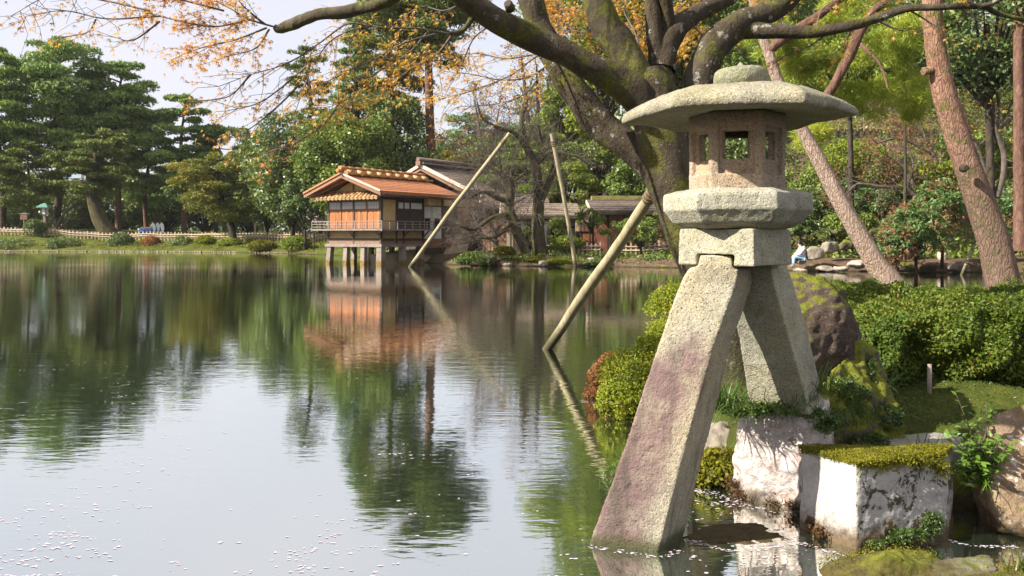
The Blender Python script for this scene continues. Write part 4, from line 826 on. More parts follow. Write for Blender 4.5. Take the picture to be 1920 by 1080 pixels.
LP = np.array(LP); LDr = np.array(LDr)
def star(name, s):                                    # a small lobed maple leaf, slightly cupped
    v = [(0, 0, 0)]; f = []
    for k_, (a, l) in enumerate(((-2.0, .42), (-.85, .9), (0, 1.15), (.85, .9), (2.0, .42))):
        v.append((math.sin(a)*l*s, math.cos(a)*l*s, -.18*s*l))
        if k_ < 4: am = a + .5; v.append((math.sin(am)*.24*s, math.cos(am)*.24*s, .02*s))
    f = [(0, i+1, i) for i in range(1, 9)]
    me = bpy.data.meshes.new(name); me.from_pydata(v, [], f); me.update(); return me
stars = [star('maple_leaf_%d' % i, .034*q) for i, q in enumerate((1.0, .85, 1.2))]
order = np.argsort(LP[:, 1]); near = set(order[:900][::3].tolist())
def frames(dirs):
    n = len(dirs); d = unit(dirs + rdir(n)*.7); nn = unit(rdir(n)*.7 + np.array([0, 0, 1.0])); x = unit(np.cross(d, nn)); return x, d, np.cross(x, d)
bx_, by_, bz_ = frames(LDr)
for i in near: place_leaf(stars[i % 3], MAT['maple_leaf'], maple, LP[i], by_[i], bz_[i], 1.0)
rest = np.array([i for i in range(len(LP)) if i not in near])
sv = np.array([tuple(v.co) for v in stars[0].vertices]); sf = np.array([tuple(p.vertices) for p in stars[0].polygons]); sc_ = rng.uniform(.75, 1.3, len(rest))
V = LP[rest][:, None, :] + (sv[None, :, 0:1]*bx_[rest][:, None] + sv[None, :, 1:2]*by_[rest][:, None] + sv[None, :, 2:3]*bz_[rest][:, None])*sc_[:, None, None]
Ff = (sf[None] + (np.arange(len(rest))*len(sv))[:, None, None]).reshape(-1, 3)
link('foliage', np_mesh('foliage', V.reshape(-1, 3), None, Ff), MAT['maple_leaf'], maple)['kind'] = 'stuff'

# ---------------------------------------------------------------- the two leaning pines on the mossy spit
def needles(name, cl, n, parent, mat='pine_near', L=.20, Wd=.011, droop=.1):
    cl2 = []
    for q in cl:
        for _ in range(16):
            d = rdir(1)[0]; q = np.array(q); cl2.append([*(q[:3] + d*q[3:]*rng.uniform(.5, 1.05)), .17, .17, .085])
    p, nr = clump_points(cl2, n//9, .35, .5); k = np.repeat(np.arange(len(p)), 9); d = unit(nr[k]*.7 + rdir(len(k))*.8 + np.array([0, 0, -droop]))
    return leaves(name, p[k] + d*L*.4, L, Wd, MAT[mat], parent, dirs=d, dbias=.97)
b_ = P(1886, 562, 15.5); zg = gz(b_.x, b_.y)
pine1 = thing('leaning_pine', 'thick leaning red-barked pine trunk mottled with moss at the far right', 'tree', (b_.x, b_.y, zg))
p, r = pxtube([(1893, 590, 15.5), (1884, 540, 15.5), (1862, 450, 15.5), (1828, 350, 15.5), (1790, 240, 15.5), (1765, 150, 15.5), (1752, 70, 15.5), (1748, 0, 15.5), (1752, -80, 15.5), (1770, -200, 15.5)], [80, 63, 55, 50, 45, 40, 37, 35, 32, 26])
link('trunk', multi_tube('trunk', [(p, r, .035, 20)]), MAT['pine_bark'], pine1)
kb = MB(); kp = P(1806, 316, 15.15); kb.tube([kp, kp+Vector((-.03, -.14, .0)), kp+Vector((-.03, -.15, .0))], [.075, .06, .035], 10); kb.build('knot', MAT['bark_dark'], pine1)
kb = MB(); kp = P(1765, 130, 15.5); kb.tube([kp, kp+Vector((-.38, -.1, -.05))], [.09, .07], 10); kb.build('branch_stub', MAT['pine_bark'], pine1)
p, r = pxtube([(1752, -60, 15.5), (1840, -150, 15.2), (1960, -200, 15)], [30, 22, 14]); link('branch', multi_tube('branch', [(p, r, .05, 10)]), MAT['pine_bark'], pine1)
needles('foliage', [E_(1960, -230, 15, 1.6, 1.4, .5), E_(1800, -300, 15.5, 1.6, 1.5, .5), E_(1680, -260, 15, 1.2, 1.2, .4)], 9000, pine1)['kind'] = 'stuff'
b_ = P(1672, 545, 16.8); zg = gz(b_.x, b_.y)
pine2 = thing('leaning_pine', 'slender pale leaning pine trunk passing behind the lantern cap, long needles above', 'tree', (b_.x, b_.y, zg))
p, r = pxtube([(1684, 560, 16.8), (1668, 530, 16.8), (1640, 490, 16.8), (1585, 395, 16.8), (1535, 300, 16.8), (1500, 235, 16.8), (1462, 160, 16.8), (1442, 100, 16.8), (1420, 40, 16.8), (1405, -40, 16.8)], [66, 46, 38, 32, 27, 22, 21, 20, 18, 14])
link('trunk', multi_tube('trunk', [(p, r, .035, 18)]), MAT['pine_bark_pale'], pine2)
for pts, w in (([(1500, 235, 16.8), (1530, 205, 16.7), (1560, 165, 16.6), (1590, 110, 16.5), (1612, 60, 16.5), (1640, 20, 16.4), (1680, -20, 16.4)], [22, 20, 18, 20, 20, 16, 12]), ([(1440, 95, 16.8), (1480, 65, 16.7), (1520, 40, 16.6), (1560, 10, 16.6), (1600, -20, 16.5)], [20, 20, 18, 15, 12]), ([(1612, 80, 16.5), (1625, 95, 16.3), (1650, 120, 16.2), (1665, 165, 16)], [9, 7, 5, 4])):
    p, r = pxtube(pts, w); link('branch', multi_tube('branch', [(p, r, .06, 10)]), MAT['bark_red'], pine2)
needles('foliage', [E_(1500, 105, 17.4, .75, .7, .32), E_(1580, 125, 17.5, .8, .7, .35), E_(1660, 100, 17.6, .7, .7, .35), E_(1690, 165, 17.6, .6, .6, .45), E_(1560, 190, 17.8, .6, .6, .3), E_(1640, 190, 17.6, .6, .6, .45), E_(1700, 60, 17.6, .5, .6, .3), E_(1470, 130, 17.5, .5, .5, .25), E_(1520, 255, 18, .3, .5, .2), E_(1450, 60, 17.4, .6, .6, .3), E_(1610, 20, 17, .9, .8, .3), E_(1720, 200, 17.8, .35, .4, .3)], 36000, pine2)['kind'] = 'stuff'

# ---------------------------------------------------------------- peeled support poles
def pole(pts, w, label, loc=None):
    p, r = pxtube(pts, w, 5); o = link('support_pole', multi_tube('support_pole', [(p + rng.normal(0, .22, p.shape)*r[:, None]*.25, r*rng.uniform(.93, 1.07, len(r)), .05, 10)]), MAT['wood_pole'], None, True, tuple(p[0])); 
    e = Vector(p[-2]) - Vector(p[-1]); e.normalize(); q = Vector(p[-1]); rr = float(r[-1])
    for k in range(3):
        c = q + e*(rr*(4+k*1.1)) - o.location; MB().tube([c, c+e*rr*.9], [rr*1.28, rr*1.28], 10).build('rope_tie', MAT['rope'], o, False)
    return tag(o, label, 'pole', 'wooden props holding up old trees')
pole([(1012, 675, 12.7), (1028, 652, 12.65), (1100, 545, 11.6), (1170, 445, 10.5), (1240, 335, 9.4)], [16, 18, 20, 21, 21], 'peeled wooden prop leaning from the water to the big maple, nearest of the props')
pole([(764, 508, 45), (772, 497, 45), (860, 375, 44), (956, 250, 43)], [7, 8, 8, 7], 'long pale prop leaning from the water across the front of the teahouse')
pole([(1080, 515, 45.5), (1079, 500, 45.5), (1058, 375, 45), (1034, 250, 44.5)], [7, 8, 8, 7], 'steep pale prop standing in the water right of the notice post')
pole([(1800, 525, 36), (1804, 512, 36), (1826, 462, 37)], [5, 5, 4], 'thin bamboo prop in the inlet left of the thick leaning pine')

# ---------------------------------------------------------------- tree builders for the far shore
def bez(a, b, sag=0.0, k=5):
    a = np.array(a, float); b = np.array(b, float); t = np.linspace(0, 1, k)[:, None]; return a*(1-t)+b*t + np.array([0, 0, 1.])*(sag*4*t*(1-t))
def pine(name, label, px, D, top, wid, n=16000, mat='pine_a', lean=0, crown0=.35, pads=26, flat=.28, L=.42, Wd=.16, barkm='bark_red', base=None, rad=None, group=None, prof=None, trunk=None, zb=None):
    """layered pine: bent trunk, limbs, flattened needle pads. top = photo row of the tip, wid = crown width in photo pixels"""
    x0 = X(px, D); zb_ = gz(x0, D) if zb is None else zb; zt_ = Zp(top, D); hgt = zt_-zb_; R = wid/2*D/F; rad = rad or hgt*.016
    t = thing(name, label, 'tree', (x0, D, zb_), 0, group); xl = lean*D/F
    if trunk: tr_ = catmull([P(*q) for q in trunk], 5)
    else: tr_ = catmull([(x0, D, zb_-.3), (x0+xl*.2+rng.normal(0, .03*hgt*.5), D, zb_+hgt*.3), (x0+xl*.6+rng.normal(0, .03*hgt), D, zb_+hgt*.65), (x0+xl, D, zb_+hgt*.97)], 5)
    tb = [(tr_, [rad*1.25, rad, rad*.75, rad*.25], .06, 9)]; cl = []
    for k in range(pads):
        h_ = crown0 + (1-crown0)*((k+.5)/pads); a = k*2.4+rng.uniform(-.5, .5); pr = prof(h_) if prof else math.sin(math.pi*min(1, (1.02-h_)/(1.02-crown0)*.72+.12))**.8
        l = R*pr*rng.uniform(.45, 1.0); i = h_*(len(tr_)-1); i0 = min(int(i), len(tr_)-2); q = tr_[i0]+(tr_[i0+1]-tr_[i0])*(i-i0)
        e = q + np.array([math.cos(a)*l, math.sin(a)*l, hgt*.02*rng.uniform(-.5, 1.4)]); tb.append((bez(q, e, rng.uniform(-.02, .03)*hgt, 5), [rad*.38, rad*.08], .1, 5))
        pr_ = max(.36*R*(.55+.45*pr), .35)*rng.uniform(.6, 1.35); cl.append([*e, pr_, pr_, pr_*flat*rng.uniform(1.0, 1.9)])
        if l > .55*R: 
            e2 = q + (e-q)*.55 + rng.normal(0, .12*R, 3)*np.array([1, 1, .25]); cl.append([*e2, pr_*.85, pr_*.85, pr_*flat*1.3])
    cl.append([*tr_[-1], R*.22, R*.22, R*.16])
    link('trunk', multi_tube('trunk', tb, 6), MAT[barkm], t)
    p_, nr = clump_points(cl, int(n*1.4), .30, .6); d = unit(nr*.6 + rdir(len(p_))*.7 + np.array([0, 0, .45]))
    leaves('foliage', p_, L, Wd, MAT[mat], t, nrm=unit(nr+np.array([0, 0, .8])), bias=.35, dirs=d, dbias=.6)['kind'] = 'stuff'; return t
def broad(name, label, px, D, top, wid, n=16000, mat='broad_dark', L=.30, Wd=.17, clumps=46, bottom=None, barkm='bark_dark', cat='tree', group=None, asp=1.0, shell=.25, depth=None, zb=None, sub=.24):
    """broadleaved crown of many leafy clumps with gaps; bottom = photo row of the lowest foliage"""
    x0 = X(px, D); zb_ = gz(x0, D) if zb is None else zb; zt_ = Zp(top, D); z0_ = Zp(bottom, D) if bottom else zb_+.12*(zt_-zb_); R = wid/2*D/F; hz_ = (zt_-z0_)/2; c = np.array([x0, D, z0_+hz_])
    t = thing(name, label, cat, (x0, D, zb_), 0, group); cl = []; tb = [([(x0, D, zb_-.3), (x0+.05*R, D, (zb_+z0_)/2+.1), (x0, D, z0_+hz_*1.2)], [max(.05, .045*R+.03*hz_), .03*R], .08, 8)]
    dep = depth or R
    for k in range(clumps):
        d = rdir(1)[0]; d[2] = d[2]*.9+.1; q = rng.uniform(.55, .92); e = c + d*q*np.array([R, dep, hz_]); s_ = sub*rng.uniform(.6, 1.35)
        cl.append([*e, s_*R*1.1+.05, s_*dep*1.1+.05, s_*(.55*hz_+.35*R)+.05])
        if k % 2 == 0: tb.append((bez((x0, D, z0_+hz_*.3*rng.random()), e, .05*R), [.02*R+.02, .008], .1, 4))
    link('trunk', multi_tube('trunk', tb, 6), MAT[barkm], t)
    p_, nr = clump_points(cl, n, shell, .5); leaves('foliage', p_, L, Wd, MAT[mat], t, nrm=unit(nr+np.array([0, 0, .6])), bias=.45)['kind'] = 'stuff'; return t
def bare(name, label, base, forks, D, group=None, mat='bark_moss', depth=4, dense=1, w0=22, leafmat=None, nleaf=0, lsz=.12, spread=.75, cat='tree'):
    """leafless tree: main limbs given in photo pixels, then forking twigs"""
    x0, y0, z0 = P(*base); zb_ = gz(x0, D); t = thing(name, label, cat, (x0, y0, min(zb_, z0)), 0, group); main = []; tw = []; tips = []
    def grow(a, d, l, r, k):
        d = unit(d); m_ = a + d*l*.5 + rng.normal(0, .08*l, 3); e = a + d*l + rng.normal(0, .10*l, 3) + np.array([0, 0, .04*l]); tw.append(([a, m_, e], [r, r*.6], .05, 4 if r < .03 else 6))
        if k <= 0: tips.append(e); return
        for _ in range(3 if k > 1 else 2):
            grow(e if rng.random() < .6 else m_, d + rdir(1)[0]*spread, l*rng.uniform(.55, .85), r*.58, k-1)
    for pts, w in forks:
        p_, r_ = pxtube([(a, b, D+(c if c else 0)) for a, b, c in pts], w, 5); main.append((p_, r_, .08, 10))
        n_ = len(p_)
        for i in range(n_//4, n_):
            for _ in range(dense): d = unit(p_[min(i+1, n_-1)]-p_[i-1])*.5 + rdir(1)[0]*.9; grow(p_[i], d, max(.25, 7*r_[i]+.35), min(.02, max(.010, r_[i]*.25)), depth-2)
        grow(p_[-1], p_[-1]-p_[-2], max(.3, 10*r_[-1]), min(.03, r_[-1]*.6), depth-1)
    link('trunk', multi_tube('trunk', main, 8), MAT[mat], t); link('twig', multi_tube('twig', tw, 4), MAT['twig'], t)['kind'] = 'stuff'
    if leafmat and nleaf:
        tp = np.array(tips); q = tp[rng.integers(0, len(tp), nleaf)] + rng.normal(0, .16, (nleaf, 3)); leaves('foliage', q, lsz, lsz*.5, MAT[leafmat], t, nrm=np.tile([[-.3, -.3, .9]], (nleaf, 1)), bias=.3)['kind'] = 'stuff'
    return t
# ---------------------------------------------------------------- trees and shrubs round the far shore
G1 = 'tall layered pines on the left bank'
pine('pine_tree', 'huge layered black pine, tallest on the left bank', 106, 104, 74, 205, 30000, 'pine_a', 8, .36, 44, .26, .5, .17, 'bark_dark', group=G1)
pine('pine_tree', 'dark pine with reddish trunk right of the tallest left-bank pine', 222, 108, 118, 165, 24000, 'pine_a', 10, .40, 36, .28, .5, .17, 'bark_red', group=G1)
pine('pine_tree', 'dark pine cut by the left edge of the picture', 5, 99, 88, 130, 20000, 'pine_a', -6, .30, 34, .28, .5, .17, 'bark_dark', group=G1)
pine('pine_tree', 'slim dark pine rising alone beside the open sky', 345, 108, 178, 120, 16000, 'pine_a', 4, .36, 26, .3, .45, .16, 'bark_red', group=G1)
pine('pine_tree', 'dark rounded pine between the slim pine and the broad evergreens', 405, 112, 240, 110, 13000, 'fir', 4, .30, 22, .4, .45, .16, 'bark_dark', group=G1)
pine('pine_tree', 'low dark pine behind the workers', 275, 112, 215, 110, 13000, 'pine_a', 6, .28, 24, .3, .45, .16, 'bark_red', group=G1)
pine('leaning_pine', 'olive pine leaning left on a thick bent trunk near the fence', 207, 95, 240, 150, 15000, 'pine_b', 0, .42, 22, .22, .40, .14, 'bark_moss', rad=.75, trunk=[(212, 448, 95), (190, 415, 95), (174, 370, 95), (172, 330, 95), (185, 285, 95), (196, 252, 95)], group=G1)
pine('pine_tree', 'low spreading olive pine behind the lamp post', 60, 97, 270, 150, 12000, 'pine_b', -8, .30, 18, .25, .40, .14, 'bark_dark', group=G1)
pine('garden_pine', 'small yellow-green pine with open tiers and a bare dark trunk at the picket fence', 434, 86, 285, 150, 15000, 'pine_y', -10, .24, 24, .26, .30, .11, 'bark_dark', trunk=[(438, 450, 86), (434, 425, 86), (420, 390, 86), (412, 350, 86), (405, 318, 86), (404, 296, 86)], rad=.30)
G2 = 'dark evergreens closing the back of the left bank'
for i, (px, D, top, wid, mat, lab) in enumerate(((-10, 118, 300, 190, 'broad_dark', 'dark evergreen mass at the left edge behind the pines'), (70, 122, 330, 190, 'broad_mid', 'evergreen behind the lamp post and box hedge'), (150, 118, 335, 150, 'broad_dark', 'dark evergreen behind the bent pine trunk'), (230, 120, 320, 170, 'broad_dark', 'dark evergreen behind the blue handcart'), (310, 122, 310, 150, 'broad_dark', 'dark evergreen behind the three white-clad workers'), (385, 124, 320, 160, 'broad_dark', 'dark evergreen behind the yellow-green garden pine'), (470, 118, 300, 150, 'broad_dark', 'dark evergreen behind and right of the garden pine'))):
    broad('evergreen_tree', lab, px, D, top, wid, 9000, mat, .42, .22, 30, 450, group=G2)
broad('evergreen_tree', 'broad dark evergreen left of the teahouse roof', 545, 82, 205, 165, 24000, 'broad_dark', .30, .16, 60, 440)
broad('evergreen_tree', 'lower dark evergreen against the teahouse left wall', 570, 76, 300, 90, 9000, 'broad_dark', .26, .14, 30, 440)
bl = broad('blossoming_tree', 'sparse pink blossoms low beside the teahouse balcony', 588, 75, 394, 44, 260, 'blossom', .15, .11, 10, 424, cat='shrub')
broad('evergreen_tree', 'green leafy tree rising right behind the teahouse ridge', 650, 74, 205, 190, 26000, 'broad_mid', .28, .16, 60, 430)
broad('evergreen_tree', 'dark rounded evergreen behind the right end of the teahouse ridge', 740, 78, 165, 170, 24000, 'broad_dark', .28, .16, 56, 420)
broad('yellowing_tree', 'yellowing tree tucked between the far conifers and the dark evergreens', 600, 88, 200, 110, 5000, 'broad_light', .28, .16, 30, 330)
pine('conifer', 'loose feathery conifer standing against the sky', 560, 104, 82, 95, 7000, 'pine_b', 8, .35, 30, .25, .5, .14, 'bark_dark')
pine('conifer', 'tall blue-green fir above the teahouse', 672, 96, 18, 165, 26000, 'fir', 6, .16, 48, .30, .5, .16, 'bark_dark', prof=lambda h: (1.06-h)**.75)
pine('tall_pine', 'very tall pine with a long bare reddish trunk behind the teahouse', 806, 78, -70, 215, 26000, 'pine_b', -2, .60, 34, .26, .36, .13, 'bark_red', trunk=[(808, 440, 78), (810, 330, 78), (806, 220, 78), (803, 120, 78), (800, 30, 78), (796, -50, 78)], rad=.42)
pine('tall_pine', 'second tall pine crowding the fir from the right', 730, 92, -10, 150, 16000, 'pine_b', 0, .45, 26, .28, .42, .15, 'bark_dark')
pine('pine_tree', 'distant low pine in the sky gap right of the tall bare trunk', 880, 120, 215, 130, 9000, 'fir', 0, .2, 22, .3, .5, .17, 'bark_dark', group='distant pines in the sky gap')
pine('pine_tree', 'distant low pine seen between the bare twigs', 960, 125, 235, 140, 9000, 'fir', 0, .2, 22, .3, .5, .17, 'bark_dark', group='distant pines in the sky gap')
pine('pruned_pine', 'bright yellow-green pruned pine with flat cloud tiers behind the long roof', 985, 63, 238, 150, 15000, 'pine_bright', 10, .40, 16, .22, .26, .09, 'bark_dark')
broad('yellow_shrub', 'yellow-green shrub peeping over the dark ridge of the second building', 850, 72, 285, 90, 5000, 'broad_yellow', .2, .12, 22, 330, cat='shrub')
broad('leafy_tree', 'bright yellow-green tree above the bare trees', 1075, 66, 150, 130, 16000, 'broad_light', .24, .13, 40, 300)
broad('leafy_tree', 'fresh green bushy tree over the rear cottages', 1120, 62, 250, 150, 18000, 'broad_mid', .22, .12, 44, 385)
broad('leafy_tree', 'olive evergreen crowding the cottage roof by the steep prop', 1060, 58, 300, 120, 13000, 'broad_light', .20, .10, 36, 405)
broad('leafy_tree', 'dark glossy camellia behind the maple trunk', 1200, 57, 290, 140, 16000, 'broad_mid', .20, .11, 40, 400)
broad('leafy_tree', 'yellow-green tree filling the gap between the maple limbs', 1130, 74, -210, 290, 34000, 'broad_light', .30, .15, 56, 260)
broad('leafy_tree', 'yellow-green tree behind the upright maple limbs', 1290, 76, -200, 250, 26000, 'broad_light', .30, .15, 56, 260)
broad('leafy_tree', 'green hillside tree behind the lantern finial', 1400, 72, -120, 220, 22000, 'broad_mid', .28, .15, 50, 300)
broad('leafy_tree', 'dark hillside tree behind the lantern firebox', 1375, 60, 180, 200, 16000, 'broad_dark', .24, .13, 46, 420)
broad('leafy_tree', 'tall green hillside tree above the long needles', 1560, 76, -160, 280, 26000, 'broad_mid', .30, .15, 60, 260)
broad('leafy_tree', 'shaded hillside tree behind the upper fence', 1640, 84, 60, 260, 16000, 'broad_dark', .34, .18, 50, 260)
broad('overhanging_tree', 'dark overhanging evergreen in the top right corner', 1850, 34, -60, 330, 34000, 'broad_dark', .17, .09, 70, 205, sub=.22)
broad('leafy_tree', 'light green leafy branch left of the thick leaning pine', 1695, 40, 55, 110, 6000, 'broad_mid', .20, .11, 22, 160)
broad('hillside_tree', 'green tree behind the right edge of the picture', 1900, 52, 120, 240, 18000, 'broad_mid', .24, .13, 50, 420)
G3 = 'shrubs on the slope above the inlet'
for px, D, top, bot, wid, mat, n, lab in ((1500, 50, 300, 430, 130, 'broad_mid', 9000, 'green shrub on the slope right of the lantern platform'), (1560, 46, 330, 455, 120, 'broad_dark', 9000, 'dark shrub on the slope left of the pale leaning trunk'), (1600, 52, 262, 360, 150, 'broad_light', 9000, 'yellow-green shrub below the upper fence'), (1690, 50, 280, 370, 140, 'broad_mid', 9000, 'green shrub on the slope left of the thick leaning pine'), (1655, 45, 350, 420, 120, 'rhodo', 7000, 'rounded blue-green shrub between the two leaning pines'), (1590, 43, 395, 455, 90, 'broad_mid', 6000, 'small leafy shrub above the pale shore stones'), (1740, 44, 300, 400, 130, 'broad_light', 8000, 'pale green shrub half hidden by the thick leaning pine'), (1860, 46, 260, 350, 150, 'broad_light', 9000, 'green shrub behind the pollarded tree'), (1900, 40, 330, 430, 130, 'broad_dark', 8000, 'dark shrub at the right edge above the red-tipped bush'), (1450, 46, 380, 470, 90, 'broad_mid', 6000, 'leafy shrub just right of the lantern neck'), (1500, 44, 405, 445, 60, 'broad_dark', 4000, 'dark leafy shrub above the seated person'), (1320, 48, 350, 470, 120, 'broad_mid', 8000, 'leafy shrub behind the lantern platform')):
    broad('slope_shrub', lab, px, D, top, wid, n, mat, .17, .095, 26, bot, cat='shrub', group=G3)
def rhodo(px, D, top, bot, wid, lab, n=7000):
    t = broad('rhododendron', lab, px, D, top, wid, n, 'rhodo', .17, .055, 60, bot, cat='shrub', group='red-tipped bushes by the inlet', sub=.17, shell=.3)
    c = np.array([X(px, D), D, Zp((top+bot)/2, D)]); r_ = np.array([wid/2*D/F, wid/2*D/F, (bot-top)/2*D/F]); d = rdir(150); d = d[(d[:, 1] < .4)]; tips = c + d*r_*rng.uniform(.80, 1.0, (len(d), 1))
    k = np.repeat(np.arange(len(tips)), 9); leaves('young_leaf', tips[k] + rng.normal(0, .07, (len(k), 3)), .16, .05, MAT['rhodo_tip'], t, nrm=np.tile([[-.3, -.4, .8]], (len(k), 1)), bias=.3, dirs=np.tile([[0, 0, 1.]], (len(k), 1)), dbias=.5)['kind'] = 'stuff'
rhodo(1715, 37, 375, 490, 130, 'red-tipped leafy bush over the inlet left of the thick leaning pine', 9000)
rhodo(1765, 38.5, 335, 440, 100, 'taller red-tipped bush touching the thick leaning pine')
rhodo(1900, 36, 345, 480, 120, 'red-tipped leafy bush at the right edge beyond the thick leaning pine', 8000)
rhodo(1680, 36.5, 420, 500, 70, 'lowest red-tipped bush dipping to the inlet water', 4000)
# bare and budding trees
bare('bare_tree', 'mossy bare tree with twisting limbs in front of the cottages', (1010, 472, 48), [([(1012, 476, 0), (1008, 420, 0), (1010, 370, 0), (1003, 310, 0), (985, 270, 0), (978, 230, 0), (985, 190, 0)], [30, 24, 21, 18, 13, 10, 7]), ([(1012, 380, 0), (1028, 345, .5), (1040, 310, .5), (1036, 280, 1), (1015, 262, 1), (1010, 240, 1)], [15, 13, 11, 8, 6, 5]), ([(985, 275, 0), (965, 250, -.5), (935, 240, -1), (905, 222, -1), (895, 195, -1)], [10, 8, 7, 5, 4]), ([(1003, 315, 0), (1030, 285, -.5), (1060, 288, -1), (1090, 298, -1)], [9, 7, 5, 4])], 48, depth=4, dense=2)
bare('bare_tree', 'crooked bare tree with a dense tangle of twigs beside the teahouse', (962, 470, 47), [([(985, 476, 0), (968, 430, 0), (955, 390, 0), (958, 350, 0), (940, 325, 0), (935, 300, 0)], [24, 21, 18, 16, 11, 7]), ([(957, 380, 0), (930, 370, -1), (905, 360, -1.5), (880, 372, -2)], [11, 9, 6, 4]), ([(955, 400, 0), (920, 410, -1), (890, 430, -1.5), (865, 425, -2)], [11, 8, 6, 4]), ([(960, 420, 0), (925, 445, -1.2), (885, 445, -2)], [9, 7, 4]), ([(955, 350, 0), (975, 330, .4), (990, 325, .6)], [8, 6, 4])], 47, depth=5, spread=.9, dense=2)
bare('bare_tree', 'tall bare double-stemmed tree against the sky gap', (1000, 330, 70), [([(1005, 400, 0), (1000, 300, 0), (990, 230, 0), (985, 170, 0), (978, 110, 0)], [14, 12, 10, 7, 4]), ([(1003, 320, 0), (1010, 240, .5), (1008, 180, .5), (1006, 120, .5)], [10, 8, 6, 3])], 70, depth=4, mat='bark_dark', leafmat='redtwig', nleaf=900, lsz=.2)
bare('bare_tree', 'thin bare tree with rusty buds left of the tall double-stemmed one', (905, 320, 74), [([(900, 400, 0), (900, 300, 0), (898, 240, 0), (890, 190, 0)], [9, 7, 5, 3]), ([(900, 300, 0), (925, 250, .5), (935, 210, .5)], [6, 4, 3]), ([(900, 320, 0), (870, 280, 0), (845, 265, 0)], [6, 4, 3])], 74, depth=4, mat='twig', leafmat='redtwig', nleaf=1600, lsz=.2)
bare('bare_shrub', 'pinkish bare shrub behind the lamp post on the left bank', (108, 430, 97), [([(105, 445, 0), (108, 420, 0), (122, 400, 0), (140, 385, 0)], [6, 5, 4, 3]), ([(108, 430, 0), (130, 412, 0), (140, 395, 0)], [5, 4, 2]), ([(104, 430, 0), (95, 400, 0), (80, 385, 0)], [4, 3, 2])], 97, depth=5, mat='twig', leafmat='redtwig', nleaf=300, lsz=.2, cat='shrub')
bare('small_maple', 'budding maple with a crooked pale limb left of the thick leaning pine', (1700, 400, 43), [([(1745, 430, 0), (1730, 390, 0), (1700, 355, 0), (1650, 350, 0), (1610, 345, 0), (1590, 360, 0)], [10, 9, 8, 7, 5, 3]), ([(1700, 355, 0), (1712, 310, 0), (1705, 280, 0)], [6, 4, 3]), ([(1730, 390, 0), (1700, 320, .5), (1660, 290, .5)], [7, 5, 3])], 43, depth=5, mat='twig', leafmat='redtwig', nleaf=2200, lsz=.12)
bare('small_maple', 'rusty budding maple below the upper fence', (1690, 330, 52), [([(1775, 350, 0), (1745, 280, 0), (1725, 230, 0), (1715, 180, 0)], [10, 8, 6, 4]), ([(1750, 290, 0), (1690, 260, 0), (1640, 270, 0)], [6, 5, 3]), ([(1730, 250, 0), (1690, 210, 0), (1670, 200, 0)], [5, 4, 3])], 52, depth=5, mat='twig', leafmat='redtwig', nleaf=2600, lsz=.14)
bare('pollarded_tree', 'pollarded grey tree with stubby upright limbs at the right', (1880, 340, 34), [([(1868, 370, 0), (1880, 330, 0), (1882, 290, 0), (1868, 250, 0), (1864, 225, 0)], [14, 12, 11, 11, 9]), ([(1868, 245, 0), (1860, 200, 0), (1858, 175, 0)], [8, 6, 5]), ([(1868, 240, 0), (1872, 195, 0), (1866, 160, 0)], [8, 6, 5]), ([(1870, 245, 0), (1885, 215, 0), (1900, 190, 0)], [7, 5, 4]), ([(1868, 250, 0), (1895, 222, -.3), (1935, 205, -.5)], [7, 5, 4])], 34, depth=3, mat='twig', leafmat='maple_leaf', nleaf=500, lsz=.1)
bare('budding_maple', 'maple with orange-green spring leaves behind the thick leaning pine', (1830, 320, 40), [([(1850, 330, 0), (1830, 270, 0), (1810, 230, 0), (1800, 190, 0)], [8, 6, 5, 3]), ([(1830, 280, 0), (1870, 240, 0), (1900, 215, 0)], [5, 4, 3]), ([(1825, 260, 0), (1780, 225, 0), (1750, 210, 0)], [5, 4, 3])], 40, depth=5, mat='twig', leafmat='broad_yellow', nleaf=3000, lsz=.11)
t = thing('cedar_trunk', 'straight reddish cedar trunk at the right edge', 'tree', (X(1912, 31), 31, gz(X(1912, 31), 31)))
p, r = pxtube([(1914, 470, 31), (1912, 350, 31), (1911, 230, 31), (1910, 60, 31), (1910, -100, 31)], [26, 22, 20, 18, 15]); link('trunk', multi_tube('trunk', [(p, r, .04, 12)]), MAT['bark_red'], t)
p_, nr = clump_points([E_(1905, -80, 31, 1.6, 1.6, 1.0), E_(1940, 0, 31, 1.2, 1.2, .8)], 2500, .3); leaves('foliage', p_, .2, .1, MAT['broad_dark'], t, nrm=nr)['kind'] = 'stuff'
# woods beyond: one uncountable mass
cl = []
for px in range(-420, 620, 20): cl.append(E_(px + rng.normal(0, 10), 400 - abs(rng.normal(0, 34)), 150 + rng.normal(0, 6), 4.5, 4, 4.8))
for px in range(-400, 620, 40): cl.append(E_(px, 440, 146, 5, 3, 5))
for px in range(600, 1060, 24): cl.append(E_(px + rng.normal(0, 8), 330 - abs(rng.normal(0, 26)), 138 + rng.normal(0, 5), 4, 4, 4))
for px in range(600, 1100, 30): cl.append(E_(px, 390, 134, 4.5, 3, 5))
for px in range(1050, 2400, 34): 
    for py in (60, 170, 280): cl.append(E_(px + rng.normal(0, 12), py + rng.normal(0, 30), 104 + rng.normal(0, 4), 4.5, 3.5, 5))
p_, nr = clump_points(cl, 130000, .3, .5); tag(leaves('distant_woods', p_, .75, .4, MAT['broad_dark'], None, nrm=unit(nr+np.array([0, 0, .5])), bias=.45), 'distant dark woods closing the view behind the garden trees', 'woods', kind='stuff')
